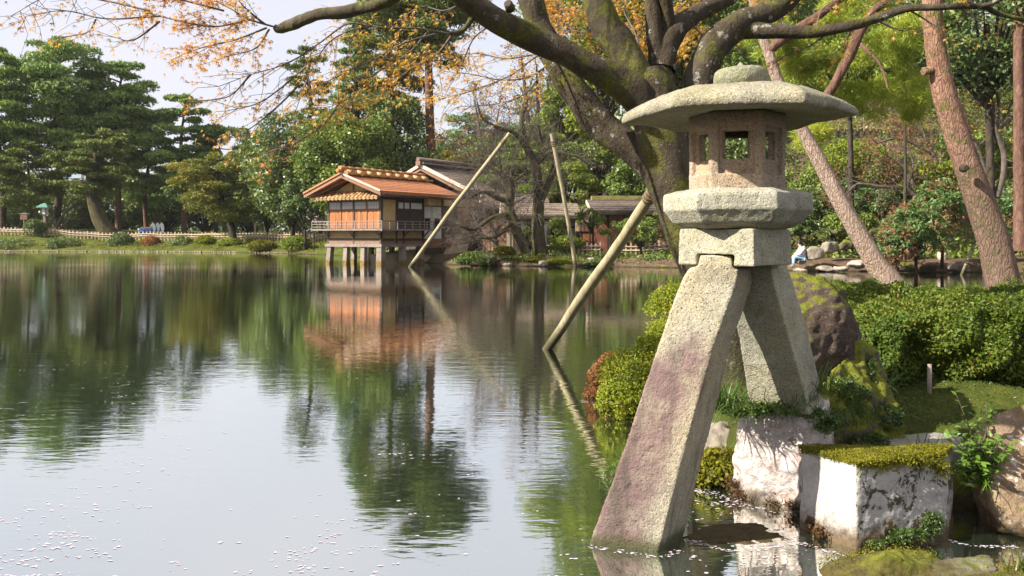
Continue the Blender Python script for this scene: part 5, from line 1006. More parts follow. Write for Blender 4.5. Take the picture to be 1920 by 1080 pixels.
# low ground cover on the slopes and banks
def cover(name, label, px0, px1, D0, D1, n, mat, L, Wd, h, cond=None):
    px = rng.uniform(px0, px1, n); D = rng.uniform(D0, D1, n); x = X(px, D); z = ground_z(x, D); ok = z > .12
    if cond is not None: ok &= cond(x, D)
    x, D, z = x[ok], D[ok], z[ok]; lum = np.clip(wob(x, D, 1.3, 2)*.5+.4, 0, 1); z = z + h*lum*rng.random(len(z)) + .02
    tag(leaves(name, np.stack([x, D, z], 1), L, Wd, MAT[mat], None, nrm=np.tile([[0, 0, 1.]], (len(x), 1)), bias=.4), label, 'ground cover', kind='stuff')
cover('bank_grass', 'rough yellow-green grass on the left bank', -60, 640, 72, 97, 16000, 'fern', .24, .07, .35, lambda x, y: (wob(x, y, .5, 1) > -.6))
cover('bank_plants', 'low dark green plants along the middle shore', 830, 1300, 43, 49, 7000, 'broad_mid', .16, .06, .5)
cover('slope_cover', 'leafy ground cover on the hillside above the inlet', 1250, 2100, 41, 72, 42000, 'broad_mid', .24, .12, .9, lambda x, y: sdist(x, y, SHORE) > 2.5)
cover('rear_cover', 'leafy ground cover behind the cottages', 700, 1300, 60, 90, 12000, 'broad_dark', .3, .15, .9)
cover('moss_sprigs', 'moss and tiny sprigs on the spit under the leaning pines', 1480, 2100, 10.5, 19.5, 9000, 'azalea', .045, .02, .05)

bare('bare_tree', 'low bare tree with fine pale twigs veiling the link house', (930, 470, 49), [([(932, 478, 0), (928, 445, 0), (918, 415, 0), (905, 390, 0), (890, 375, 0)], [10, 8, 7, 5, 3]), ([(926, 440, 0), (948, 410, .5), (960, 385, .8), (985, 370, 1)], [7, 6, 4, 3]), ([(930, 455, 0), (900, 440, -.6), (870, 445, -1)], [6, 4, 3])], 49, depth=5, spread=.9, dense=2, mat='twig')
for px, D, top, bot, wid, n, lab in ((1040, 50, 400, 468, 60, 1800, 'loose green shrub before the plaster cottage wall'), (1225, 48, 395, 472, 60, 1600, 'loose leafy shrub before the red-brown bamboo screen'), (1105, 49.5, 392, 430, 60, 1500, 'leafy branch hanging over the side gable of the red-stained cottage'), (985, 51.2, 425, 470, 50, 1300, 'small green shrub between the two bare trees')):
    broad('cottage_shrub', lab, px, D, top, wid, n, 'broad_mid', .15, .06, 20, bot, cat='shrub', group='shrubs before the cottages', sub=.18)

broad('leafy_tree', 'yellow-green tree rising behind the two mossy bare trees', 1020, 68, 222, 120, 9000, 'broad_light', .22, .12, 34, 380)
broad('leafy_tree', 'soft green tree behind the ridge of the long dark roof', 935, 74, 240, 120, 8000, 'broad_mid', .24, .13, 32, 350)
broad('leafy_tree', 'yellow-green leafy tree behind the long pine needles, right of the lantern finial', 1590, 44, 20, 240, 16000, 'broad_light', .18, .10, 54, 215, sub=.2)

broad('evergreen_tree', 'mid-green evergreen filling the dip between the slim pine and the teahouse trees', 478, 104, 236, 105, 10000, 'broad_mid', .36, .2, 40, 430)
broad('evergreen_tree', 'dark evergreen low in the gap right of the yellow-green garden pine', 500, 92, 300, 110, 9000, 'broad_dark', .3, .17, 36, 440)
# ---------------------------------------------------------------- teahouse on stilts (local x runs back along the shaded side, y along the sunlit side)
cx_, cy_ = X(715, 48), 48.0
tea = thing('teahouse', 'small wooden teahouse on stilts over the pond with an orange-tiled gable roof', 'teahouse', (cx_, cy_, 0), math.atan2(.835, .549))
TI = lambda name, mb, mat, parent=tea: mb.build(name, MAT[mat], parent, False)
def tbox(name, mat, *b, parent=tea): return TI(name, MB().box(*b), mat, parent)
YW, XR = 4.2, 3.75
# stilts, each splayed a little
for x, y, w, dx, dy in ((.1, 4.05, .36, -.10, .12), (.1, 2.75, .34, -.06, .05), (.1, 1.40, .34, -.05, .0), (.1, .12, .44, -.04, -.03), (1.95, .12, .36, 0, -.04), (2.0, 2.6, .30, 0, .05), (2.0, 4.0, .30, .05, .1), (3.6, .12, .36, 0, -.03), (3.4, 2.2, .3, 0, 0)):
    h = w/2; TI('stilt', MB().hexa([(x+dx-h, y+dy-h, -.8), (x+dx+h, y+dy-h, -.8), (x+dx+h, y+dy+h, -.8), (x+dx-h, y+dy+h, -.8), (x-h*.8, y-h*.8, 1.0), (x+h*.8, y-h*.8, 1.0), (x+h*.8, y+h*.8, 1.0), (x-h*.8, y+h*.8, 1.0)]), 'stilt')
tbox('floor_beam', 'wood_grey', -.12, XR+.1, -.12, YW+.12, 1.0, 1.17)
tbox('base_board', 'wood_brown', -.02, XR, 0, YW, 1.172, 1.33); tbox('base_board', 'wood_dark', -.01, XR-.01, .01, YW-.01, 1.332, 1.49)
tbox('core', 'wood_dark', .06, XR-.05, .06, YW-.06, 1.492, 4.2)
for y0, y1 in ((.12, 2.05), (2.17, 4.08)): tbox('plaster_panel', 'plaster', .012, .06, y0, y1, 1.495, 1.93)
for x0, x1 in ((.14, 1.85), (1.97, 3.6)): tbox('plaster_panel', 'plaster', x0, x1, .012, .06, 1.495, 1.93)
for y in (.06, 2.11, 4.14): tbox('post', 'wood_dark', -.03, .05, y-.06, y+.06, 1.18, 3.78)
for x in (1.28, 1.91, 3.72): tbox('post', 'wood_dark', x-.06, x+.06, -.03, .05, 1.18, 3.95)
# veranda deck with rails and struts
tbox('veranda_deck', 'wood_grey', -.62, -.04, -.62, 4.95, 1.935, 2.03); tbox('veranda_deck', 'wood_grey', -.038, 4.05, -.62, -.04, 1.935, 2.03)
rail = [((-.57, -.57, 0), (-.57, 4.92, 0)), ((-.57, -.57, 0), (4.0, -.57, 0))]
for a, b in rail:
    for z, w in ((2.46, .06), (2.30, .035), (2.14, .035)): TI('rail', MB().bar((a[0], a[1], z), (b[0], b[1], z), w), 'wood_grey')
for k in range(9): y = -.57+5.49*k/8; tbox('rail_post', 'wood_grey', -.595, -.545, y-.025, y+.025, 2.03, 2.43)
for k in range(1, 8): x = -.57+4.57*k/7; tbox('rail_post', 'wood_grey', x-.025, x+.025, -.595, -.545, 2.03, 2.43)
for y in (.05, 2.1, 4.1): TI('strut', MB().bar((-.02, y, 1.55), (-.45, y, 1.93), .07), 'wood_grey')
for x in (.1, 1.9, 3.7): TI('strut', MB().bar((x, -.02, 1.55), (x, -.45, 1.93), .07), 'wood_grey')
for y in (-.57, 4.9): TI('end_cap', MB().box(-.63, -.51, y-.05, y+.05, 1.90, 2.06), 'wood_grey')
# sunlit wall: four bays of orange boards under paper windows
for b in range(4):
    y0 = .12 + b*1.0; y1 = y0 + .955
    for k in range(4): a = y0+.02+(y1-y0-.04)*k/4; tbox('board', 'wood_orange', .0+.008*(k % 2), .055, a+.006, a+(y1-y0-.04)/4-.006, 2.05, 3.10)
    w = tbox('window', 'wood_brown', -.012, .05, y0, y1, 3.12, 3.62)
    tbox('pane', 'paper', -.018, -.0125, y0+.06, y1-.06, 3.18, 3.57, parent=w)
    lt_ = MB()
    for k in range(7): a = y0+.10+(y1-y0-.2)*k/6; lt_.box(-.026, -.0185, a-.007, a+.007, 3.18, 3.57)
    lt_.box(-.028, -.0265, y0+.06, y1-.06, 3.37, 3.385); TI('lattice', lt_, 'wood_grey', w)
    if b: tbox('mullion', 'wood_brown', -.03, .05, y0-.04, y0-.005, 2.04, 3.65)
tbox('sill', 'wood_brown', -.035, .05, .1, 4.1, 3.102, 3.118); tbox('lintel', 'wood_dark', -.035, .05, .12, 4.08, 3.64, 3.76)
# tiled pent roof under the gable: rounded tiles in columns
sl_ = MB().hexa([(-.75, -.35, 3.70), (0, -.1, 4.06), (0, 4.35, 4.06), (-.75, 4.65, 3.70), (-.75, -.35, 3.76), (0, -.1, 4.12), (0, 4.35, 4.12), (-.75, 4.65, 3.76)])
pent = TI('pent_roof', sl_, 'tile_orange')
tile = MB(); tile.tube([(0, 0, 0), (.27, 0, .12)], .105, 8); tm = tile.mesh('roof_tile'); tm.materials.append(MAT['tile_orange'])
tile2 = MB(); tile2.tube([(0, 0, 0), (.27, 0, .12)], .11, 8); tm2 = tile2.mesh('eave_tile'); tm2.materials.append(MAT['tile_pale'])
for c in range(17):
    for r_ in range(3):
        y = -.28+4.86*c/16; x = -.79+.26*r_; o = bpy.data.objects.new('roof_tile', tm2 if r_ == 0 or (c+r_) % 2 == 0 else tm); COL.objects.link(o); o.parent = pent; o.location = (x, y+(2.15-y)*.05*r_, 3.755+.125*r_)
# gable: plaster triangle, struts and barge boards
AP, EV, YM, YH = 5.02, 3.95, 2.1, 3.0
tri = MB().prism([(-.02, .15, 4.0), (-.02, 4.05, 4.0), (-.02, YM, 4.86)], (0, 0, 0), (.1, 0, 0)); TI('gable_panel', tri, 'plaster')
tbox('gable_post', 'wood_dark', -.06, -.021, YM-.05, YM+.05, 4.12, 4.75); tbox('gable_beam', 'wood_brown', -.08, -.022, .1, 4.1, 4.12, 4.2)
XB = 6.4
def zroof(y, off=0): return AP - (AP-EV)*abs(y-YM)/YH + off
for sgn in (-1, 1):
    ye = YM + sgn*YH
    m_ = MB().hexa([(-1.0, ye, EV-.02), (XB, ye, EV-.02), (XB, YM, AP-.02), (-1.0, YM, AP-.02), (-1.0, ye, EV+.13), (XB, ye, EV+.13), (XB, YM, AP+.13), (-1.0, YM, AP+.13)])
    rf = TI('roof_slope', m_, 'roof_copper')
    for k in range(9):                                # shingle courses step down the slope
        t0, t1 = k/9, (k+1)/9; a, b = YM+sgn*YH*t0, YM+sgn*YH*t1; za, zb2 = AP-(AP-EV)*t0, AP-(AP-EV)*t1
        TI('shingle_course', MB().hexa([(-1.01, a, za+.132), (XB+.0, a, za+.132), (XB+.0, b, zb2+.135), (-1.01, b, zb2+.135), (-1.01, a, za+.15), (XB, a, za+.15), (XB, b, zb2+.165), (-1.01, b, zb2+.165)]), 'roof_copper', rf)
    TI('barge_board', MB().hexa([(-1.06, ye-.02*sgn, EV-.10), (-1.012, ye-.02*sgn, EV-.10), (-1.012, YM, AP-.10), (-1.06, YM, AP-.10), (-1.06, ye-.02*sgn, EV+.10), (-1.012, ye-.02*sgn, EV+.10), (-1.012, YM, AP+.10), (-1.06, YM, AP+.10)]), 'wood_brown')
    TI('roof_edge', MB().bar((-1.09, ye, EV+.16), (-1.09, YM, AP+.17), .07, .10), 'barge' if sgn < 0 else 'tile_orange')
    TI('gable_rafter', MB().bar((-.55, ye-.25*sgn, EV-.07), (-.55, YM, AP-.12), .09, .12), 'wood_brown')
for k in range(22): x = -.7+7.0*k/21; TI('rafter_tip', MB().box(x-.025, x+.025, YM-YH+.02, .0, EV-.10+.0, EV-.03), 'wood_grey')
# ridge: capping tiles on courses, with a row of cross tiles
rg = TI('ridge', MB().hexa([(-.95, YM-.34, AP+.10), (XB-.1, YM-.34, AP+.10), (XB-.1, YM+.34, AP+.10), (-.95, YM+.34, AP+.10), (-.95, YM-.22, AP+.36), (XB-.1, YM-.22, AP+.36), (XB-.1, YM+.22, AP+.36), (-.95, YM+.22, AP+.36)]), 'tile_orange')
rt = MB(); rt.tube([(0, 0, 0), (.60, 0, .0)], [.135, .12], 10); rtm = rt.mesh('ridge_tile'); rtm.materials.append(MAT['tile_orange'])
for k in range(12): o = bpy.data.objects.new('ridge_tile', rtm); COL.objects.link(o); o.parent = rg; o.location = (-1.15+.63*k, YM, AP+.45)
ct = MB(); ct.tube([(0, -.60, -.10), (0, 0, .02)], [.145, .13], 10); ctm = ct.mesh('cross_tile'); ctm.materials.append(MAT['tile_pale'])
for k in range(9): o = bpy.data.objects.new('cross_tile', ctm); COL.objects.link(o); o.parent = rg; o.location = (-.75+.83*k, YM, AP+.28); o.rotation_euler = (.0, 0, 0)
for k in range(9): TI('ridge_course', MB().box(-.35+.83*k-.38, -.35+.83*k+.38, YM-.50, YM-.36, AP+.07, AP+.17), 'tile_orange', rg)
TI('ridge_end', MB().tube([(-1.35, YM, AP+.30), (-.9, YM, AP+.30)], [.11, .11], 10).tube([(-1.0, YM-.33, AP+.14), (-.8, YM-.30, AP+.16)], [.16, .16], 10), 'tile_orange', rg)
# shaded side: plaster, grey sliding panels, shoji, further wall
tbox('plaster_panel', 'plaster', .16, 1.2, .0, .055, 2.05, 3.70)
for x0, x1 in ((1.40, 2.45), (2.50, 3.60)):
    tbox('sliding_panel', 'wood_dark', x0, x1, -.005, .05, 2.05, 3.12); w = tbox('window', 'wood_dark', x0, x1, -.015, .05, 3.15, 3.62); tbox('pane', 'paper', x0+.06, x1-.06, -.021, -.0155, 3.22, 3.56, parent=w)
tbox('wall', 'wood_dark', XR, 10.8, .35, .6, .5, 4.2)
tbox('upper_wall', 'plaster', 3.9, 10.4, .30, .349, 3.5, 4.0)
for k in range(2):
    x0 = 3.95+.95*k; sh = tbox('shoji', 'white_wood', x0, x0+.9, .27, .345, 1.45, 3.42)
    tbox('pane', 'paper', x0+.06, x0+.84, .262, .269, 2.75, 3.36, parent=sh); tbox('opening', 'dark_gap', x0+.22, x0+.75, .262, .269, 1.95, 2.70, parent=sh); tbox('pane', 'paper', x0+.06, x0+.84, .262, .269, 1.52, 1.9, parent=sh)
for x in (5.95, 7.4, 8.9, 10.3): tbox('post', 'wood_dark', x-.07, x+.07, .24, .348, .5, 4.0)
tbox('lower_wall', 'wood_brown', 3.9, 7.3, .28, .347, .9, 1.42); tbox('wall_panel', 'wood_dark', 6.1, 7.3, .29, .348, 1.45, 3.4); tbox('wall_panel', 'wood_brown', 7.5, 8.8, .29, .348, 1.2, 3.4); tbox('grille', 'wood_grey', 9.0, 10.2, .29, .348, 1.9, 3.2)
tbox('lamp_box', 'plaster', 3.72, 4.35, -.35, -.05, 3.45, 3.9)
# stone skirting wall and channel below the floor
sk = MB().hexa([(1.2, .9, -.4), (7.5, .0, -.4), (7.5, 1.2, -.4), (1.2, 1.9, -.4), (1.2, 1.0, .55), (8.5, .1, 1.1), (8.5, 1.2, 1.1), (1.2, 1.9, .55)])
tag(sk.build('retaining_wall', MAT['plaster_pale'], None, True), None)
o = bpy.data.objects['retaining_wall']; o.matrix_world = Matrix.Translation((cx_, cy_, 0)) @ Matrix.Rotation(math.atan2(.835, .549), 4, 'Z'); tag(o, 'low pale retaining wall in the water behind the teahouse stilts', 'wall')

# ---------------------------------------------------------------- second building with the long dark roof behind the teahouse
hall = thing('hall', 'dark-roofed wooden hall with pale verge boards directly behind the teahouse', 'building', (cx_+.549*10.5-.835*5.8, cy_+.835*10.5+.549*5.8, .6), math.atan2(.835, .549))
def hbox(name, mat, *b, parent=hall): return MB().box(*b).build(name, MAT[mat], parent, False)
hr_, he = 5.75, 3.95
hbox('wall', 'wood_dark', .6, 11, -3.2, 3.2, -.6, 3.9)
for sgn in (-1, 1):
    rf = MB().hexa([(0, sgn*4.1, he), (11.6, sgn*4.1, he), (11.6, 0, hr_), (0, 0, hr_), (0, sgn*4.1, he+.18), (11.6, sgn*4.1, he+.18), (11.6, 0, hr_+.18), (0, 0, hr_+.18)]).build('roof_slope', MAT['roof_bark'], hall, False)
    for k in range(10):
        t0, t1 = k/10, (k+1)/10; za, zb2 = hr_-(hr_-he)*t0, hr_-(hr_-he)*t1
        MB().hexa([(.12, sgn*4.1*t0, za+.182), (11.6, sgn*4.1*t0, za+.182), (11.6, sgn*4.1*t1, zb2+.184), (.12, sgn*4.1*t1, zb2+.184), (.12, sgn*4.1*t0, za+.20), (11.6, sgn*4.1*t0, za+.20), (11.6, sgn*4.1*t1, zb2+.22), (.12, sgn*4.1*t1, zb2+.22)]).build('shingle_course', MAT['roof_bark'], rf, False)
    MB().bar((-.05, sgn*4.15, he+.2), (-.05, 0, hr_+.22), .14, .22).build('verge_board', MAT['barge'], hall, False)
    MB().bar((.02, sgn*4.0, he-.08), (.02, 0, hr_-.06), .10, .16).build('barge_board', MAT['wood_brown'], hall, False)
rg2 = hbox('ridge', 'wood_dark', -.1, 11.6, -.35, .35, hr_+.1, hr_+.5)
MB().tube([(-.3, 0, hr_+.62), (11.6, 0, hr_+.62)], .16, 10).build('ridge_cap', MAT['roof_bark'], rg2, False); hbox('ridge_board', 'wood_grey', -.2, 11.6, -.42, -.36, hr_+.30, hr_+.40, parent=rg2); hbox('ridge_end', 'wood_brown', -.30, -.11, -.2, .2, hr_+.2, hr_+.5, parent=rg2)

# ---------------------------------------------------------------- low cottages along the shore
def cottage(name, label, px0, px1, D, ywall, zr, ze, dep, mat_roof, over=.7):
    x0, x1 = X(px0, D), X(px1, D); zb_ = gz((x0+x1)/2, D)
    t = thing(name, label, 'building', ((x0+x1)/2, D, zb_)); B = lambda n, m, *b, parent=t: MB().box(*b).build(n, MAT[m], parent)
    B('wall', ywall, x0+.3, x1-.3, D, D+dep, zb_-.3, ze)
    rf = MB().hexa([(x0, D-over, ze), (x1, D-over, ze), (x1, D+dep*.6, zr), (x0, D+dep*.6, zr), (x0, D-over, ze+.14), (x1, D-over, ze+.14), (x1, D+dep*.6, zr+.14), (x0, D+dep*.6, zr+.14)]).build('roof_slope', MAT[mat_roof], t)
    for k in range(6):
        t0, t1 = k/6, (k+1)/6; ya, yb = D-over+(dep*.6+over)*t0, D-over+(dep*.6+over)*t1; za, zc = ze+(zr-ze)*t0, ze+(zr-ze)*t1
        MB().hexa([(x0, ya, za+.142), (x1, ya, za+.142), (x1, yb, zc+.144), (x0, yb, zc+.144), (x0, ya, za+.20), (x1, ya, za+.20), (x1, yb, zc+.16), (x0, yb, zc+.16)]).build('shingle_course', MAT[mat_roof], rf)
    MB().bar((x0-.03, D-over-.02, ze+.05), (x0-.03, D+dep*.6, zr+.05), .06, .2).build('verge_board', MAT['barge'], t)
    MB().box(x0, x1, D-over-.05, D-over-.001, ze-.06, ze+.12).build('eave_board', MAT['wood_dark'], t)
    return t, B, zb_
t, B, zb_ = cottage('cottage', 'low dark-roofed link house half hidden by the crooked bare tree', 900, 1030, 55.5, 'wood_dark', 4.35, 3.45, 5, 'roof_bark')
t, B, zb_ = cottage('cottage', 'low tan-roofed cottage with plaster walls behind the mossy bare tree', 938, 1088, 52, 'plaster_pale', 3.55, 2.72, 4.5, 'roof_tan')
x_ = lambda px: X(px, 51.98)
B('door', 'dark_gap', x_(1036), x_(1052), 51.9, 51.99, zb_, 2.05); B('door', 'wood_dark', x_(962), x_(985), 51.9, 51.99, zb_, 2.2); B('dado', 'wood_dark', x_(985), x_(1080), 51.93, 51.985, zb_, zb_+.35)
for px in (958, 988, 1008, 1033, 1055, 1080): B('post', 'wood_dark', x_(px)-.06, x_(px)+.06, 51.86, 51.92, zb_, 2.72)
B('lintel', 'wood_dark', x_(942), x_(1084), 51.87, 51.925, 2.1, 2.2)
t, B, zb_ = cottage('cottage', 'dark-roofed cottage with red-stained walls right of the steep prop', 1108, 1262, 51, 'wood_red', 3.75, 2.95, 5, 'roof_bark')
x_ = lambda px: X(px, 50.98)
B('roof_moss', 'roof_mossy', X(1112, 54)-.1, X(1262, 54), 53.6, 54.6, 3.88, 4.15)
MB().prism([(X(1080, 51), 51.3, 2.55), (X(1106, 51), 51.3, 2.55), (X(1106, 51), 51.3, 3.35)], (0, 0, 0), (0, 3, 0)).build('side_gable', MAT['wood_dark'], t)
B('side_wall', 'plaster_pale', X(1080, 51), X(1106, 51), 51.1, 54, 1.9, 2.55); B('side_wall', 'wood_dark', X(1080, 51), X(1106, 51), 51.12, 54, zb_-.2, 1.89)
for px in (1086, 1093, 1100): B('slat', 'wood_brown', x_(px)-.05, x_(px)+.05, 51.04, 51.09, 1.9, 2.5)
B('door', 'wood_orange', x_(1093), x_(1110), 50.90, 50.985, zb_+.1, 1.75)
B('post', 'wood_red', x_(1112), x_(1115), 50.35, 50.45, zb_, 2.95)
for px in (1140, 1170, 1205, 1230, 1252): B('post', 'wood_dark', x_(px)-.06, x_(px)+.06, 50.85, 50.93, zb_, 2.95)
B('rail', 'wood_brown', x_(1116), x_(1255), 50.86, 50.92, 1.95, 2.03)
for k in range(14): B('wall_board', 'wood_brown' if k % 3 else 'wood_red', x_(1200)+k*.125, x_(1200)+k*.125+.11, 50.94, 50.985, zb_, 1.93)
for px0, px1 in ((1143, 1167), (1173, 1198)): B('panel', 'wood_orange', x_(px0), x_(px1), 50.93, 50.98, 1.2, 1.9)
# screens and fences
def board_fence(name, label, pa, pb, z0, z1, n, mat, cat='fence', w=.9, th=.03, rails=(.15, .85), railmat='wood_brown', posts=None):
    a, b = Vector((*pa, 0)), Vector((*pb, 0)); d = b-a; L = d.length; u_ = d/L; nn = Vector((-u_.y, u_.x, 0)); t = thing(name, label, cat, (a.x, a.y, z0))
    for k in range(n):
        c = a + d*((k+.5)/n); h = L/n*w/2; q = [c-u_*h-nn*th/2, c+u_*h-nn*th/2, c+u_*h+nn*th/2, c-u_*h+nn*th/2]; zt_ = z1 + rnd.uniform(-.02, .02)
        MB().hexa([(*p.xy, z0) for p in q]+[(*p.xy, zt_) for p in q]).build('board', MAT[mat], t)
    for f in rails: z = z0+(z1-z0)*f; MB().bar((a.x-nn.x*.04, a.y-nn.y*.04, z), (b.x-nn.x*.04, b.y-nn.y*.04, z), .04, .05).build('rail', MAT[railmat], t)
    return t
board_fence('screen_fence', 'brown board screen beside the teahouse behind the crooked bare tree', (X(905, 50.5), 50.5), (X(950, 50), 50), .75, 2.55, 9, 'wood_brown', rails=(.02, .35, .66, .98))
board_fence('screen_fence', 'red-brown bamboo screen at the right end of the cottages', (X(1222, 49), 49), (X(1253, 49), 49), .7, 2.55, 8, 'wood_brown', rails=(.02, .5, .98))
def pickets(name, label, line, zoff, hgt, step, w, zf, mat='bamboo', cat='fence', rails=(.45, .72), extra=True):
    p = catmull([(x, y, 0) for x, y in line], 12); L = np.concatenate([[0], np.cumsum(np.linalg.norm(np.diff(p, axis=0), axis=1))]); n = int(L[-1]/step); t = thing(name, label, cat, (p[0][0], p[0][1], zf(*p[0][:2])))
    me = MB().box(-w/2, w/2, -w/2, w/2, -.1, hgt).mesh('picket'); me.materials.append(MAT[mat]); q = []
    for k in range(n+1):
        s = k*step; x = np.interp(s, L, p[:, 0]); y = np.interp(s, L, p[:, 1]); z = zf(x, y); q.append((x, y, z))
        if len(q) <= 280:
            o = bpy.data.objects.new('picket', me); COL.objects.link(o); o.parent = t; o.location = Vector((x, y, z)) - t.location; o.scale = (1, 1, rnd.uniform(.9, 1.12)); o.rotation_euler = (rnd.uniform(-.04, .04), rnd.uniform(-.05, .05), 0)
    for f in rails: link('rail', multi_tube('rail', [([(a, b-w*.7, c+hgt*f) for a, b, c in q], [w*.45], 0, 5)]), MAT[mat], t)
    return t
pickets('picket_fence', 'long low bamboo picket fence along the path on the left bank', [(X(-60, 93), 93), (X(100, 92), 92), (X(240, 91), 91), (X(330, 90), 90), (X(440, 87.5), 87.5), (X(540, 84), 84), (X(625, 80), 80)], 0, .85, .42, .13, gz)
pickets('picket_fence', 'pale bamboo picket fence in front of the red-stained cottage', [(X(1165, 47.5), 47.5), (X(1258, 47), 47)], 0, .75, .26, .09, gz)
pickets('picket_fence', 'short low bamboo barrier left of the red-stained cottage', [(X(1085, 48), 48), (X(1130, 48), 48)], 0, .7, .24, .08, gz)
pickets('picket_fence', 'dark wooden fence high on the hillside above the inlet', [(X(1560, 60), 60), (X(1650, 60), 60), (X(1750, 60), 60)], 0, .75, .45, .07, lambda x, y: Zp(243, 60)-.0, 'wood_brown', rails=(.75,))
o = MB().hexa([(X(1540, 60), 60.2, 6.2), (X(1770, 60), 60.2, 6.2), (X(1770, 60), 62.5, 6.2), (X(1540, 60), 62.5, 6.2), (X(1540, 60), 60.2, Zp(242, 60)), (X(1770, 60), 60.2, Zp(242, 60)), (X(1770, 60), 62.5, Zp(242, 60)), (X(1540, 60), 62.5, Zp(242, 60))]).build('terrace_wall', MAT['rock_moss'])
tag(o, 'dark earth terrace carrying the hillside fence', 'wall')
hut = thing('hut', 'grey shed wall half hidden behind the hillside fence', 'building', (X(1650, 66), 66, Zp(240, 66)))
MB().box(X(1610, 66), X(1695, 66), 66, 69, Zp(245, 66), Zp(168, 66)).build('wall', MAT['wood_grey'], hut); MB().hexa([(X(1595, 66), 65.4, Zp(170, 66)), (X(1710, 66), 65.4, Zp(170, 66)), (X(1710, 66), 69.5, Zp(150, 66)), (X(1595, 66), 69.5, Zp(150, 66)), (X(1595, 66), 65.4, Zp(164, 66)), (X(1710, 66), 65.4, Zp(164, 66)), (X(1710, 66), 69.5, Zp(144, 66)), (X(1595, 66), 69.5, Zp(144, 66))]).build('roof', MAT['roof_bark'], hut)
# notice posts in front of the cottages
def notice(px, D, ytop, label, wpx=6, cat='sign', mat='white_wood', bt=14):
    x = X(px, D); zb_ = gz(x, D); zt_ = Zp(ytop, D); s = D/F; t = thing('notice_post', label, cat, (x, D, zb_))
    MB().box(x-.05, x+.05, D-.05, D+.05, zb_-.2, zt_-.05).build('post', MAT[mat], t)
    MB().box(x-wpx*s/2, x+wpx*s/2, D-.09, D-.052, zt_-bt*s, zt_-.06).build('board', MAT[mat], t)
    MB().prism([(x-wpx*s*.9, D-.13, zt_-.08), (x+wpx*s*.9, D-.13, zt_-.08), (x, D-.13, zt_+.06)], (0, 0, 0), (0, .24, 0)).build('cap', MAT['wood_grey'], t)
notice(1023, 48.5, 417, 'slim pale notice post with a little pitched cap before the cottages', 5, bt=17)
notice(979, 50, 416, 'pale upright sign board close to the crooked bare tree', 5, bt=14)
notice(45, 93, 400, 'brown notice board on a post at the far left bank', 13, mat='wood_brown', bt=12)
# lamp post with a green copper roof
lx_, lD = X(84, 91.5), 91.5; zb_ = gz(lx_, lD); s = lD/F; lamp = thing('lamp_post', 'slim garden lamp post with a green copper roof by the box hedge', 'lamp', (lx_, lD, zb_))
MB().box(lx_-.13, lx_+.13, lD-.13, lD+.13, zb_-.2, Zp(402, lD)).build('post', MAT['wood_grey'], lamp)
MB().box(lx_-.24, lx_+.24, lD-.24, lD+.24, Zp(401.8, lD), Zp(390, lD)).build('lamp_box', MAT['paper'], lamp)
for dx in (-.24, .24): MB().box(lx_+dx-.03, lx_+dx+.03, lD-.28, lD-.245, Zp(402, lD), Zp(389.8, lD)).build('corner_bar', MAT['wood_dark'], lamp)
MB().add(*lofted([[(lx_+a*.62, lD+b*.62, Zp(389.5, lD)) for a, b in ((-1, -1), (1, -1), (1, 1), (-1, 1))], [(lx_+a*.60, lD+b*.6, Zp(387.5, lD)) for a, b in ((-1, -1), (1, -1), (1, 1), (-1, 1))], [(lx_+a*.12, lD+b*.12, Zp(381, lD)) for a, b in ((-1, -1), (1, -1), (1, 1), (-1, 1))]])).build('roof', MAT['copper_green'], lamp)
# clipped shrubs on the left bank
for px, py, D, rx, rz, mat, lab in ((65, 428, 91, 16, 13, 'broad_dark', 'boxy clipped hedge beside the lamp post'), (227, 458, 87.5, 20, 17, 'broad_dark', 'largest round clipped shrub at the left waterline'), (283, 459, 87, 14, 13, 'azalea_red', 'brownish round shrub below the workers'), (342, 459, 86.5, 18, 13, 'broad_dark', 'dark round shrub at the water below the fence, third from left'), (385, 455, 86, 17, 11, 'azalea', 'low olive shrub at the water left of the garden pine'), (120, 458, 87.5, 26, 11, 'broad_dark', 'low dark shrubs on the bank below the lamp post'), (30, 460, 88, 34, 10, 'broad_dark', 'low dark shrub on the bank at the left edge'), (255, 466, 87, 12, 8, 'broad_dark', 'flat dark shrub between two round ones at the waterline'), (430, 458, 84.5, 20, 9, 'broad_light', 'low bright shrub on the bank below the garden pine'), (490, 462, 80, 22, 9, 'fern', 'bright yellow-green mound on the bank right of the garden pine'), (555, 458, 77, 24, 12, 'broad_light', 'bright green mound on the bank left of the teahouse stilts')):
    bush('clipped_shrub', lab, 'shrub', [E_(px, py, D, 1.2*rx*D/F, 1.2*rx*D/F, 1.3*rz*D/F), E_(px+rx*.5, py+rz*.4, D-.3, rx*.55*D/F, rx*.5*D/F, rz*.6*D/F)], 5200, .17, .09, mat, False, 'clipped shrubs on the left bank', .08)
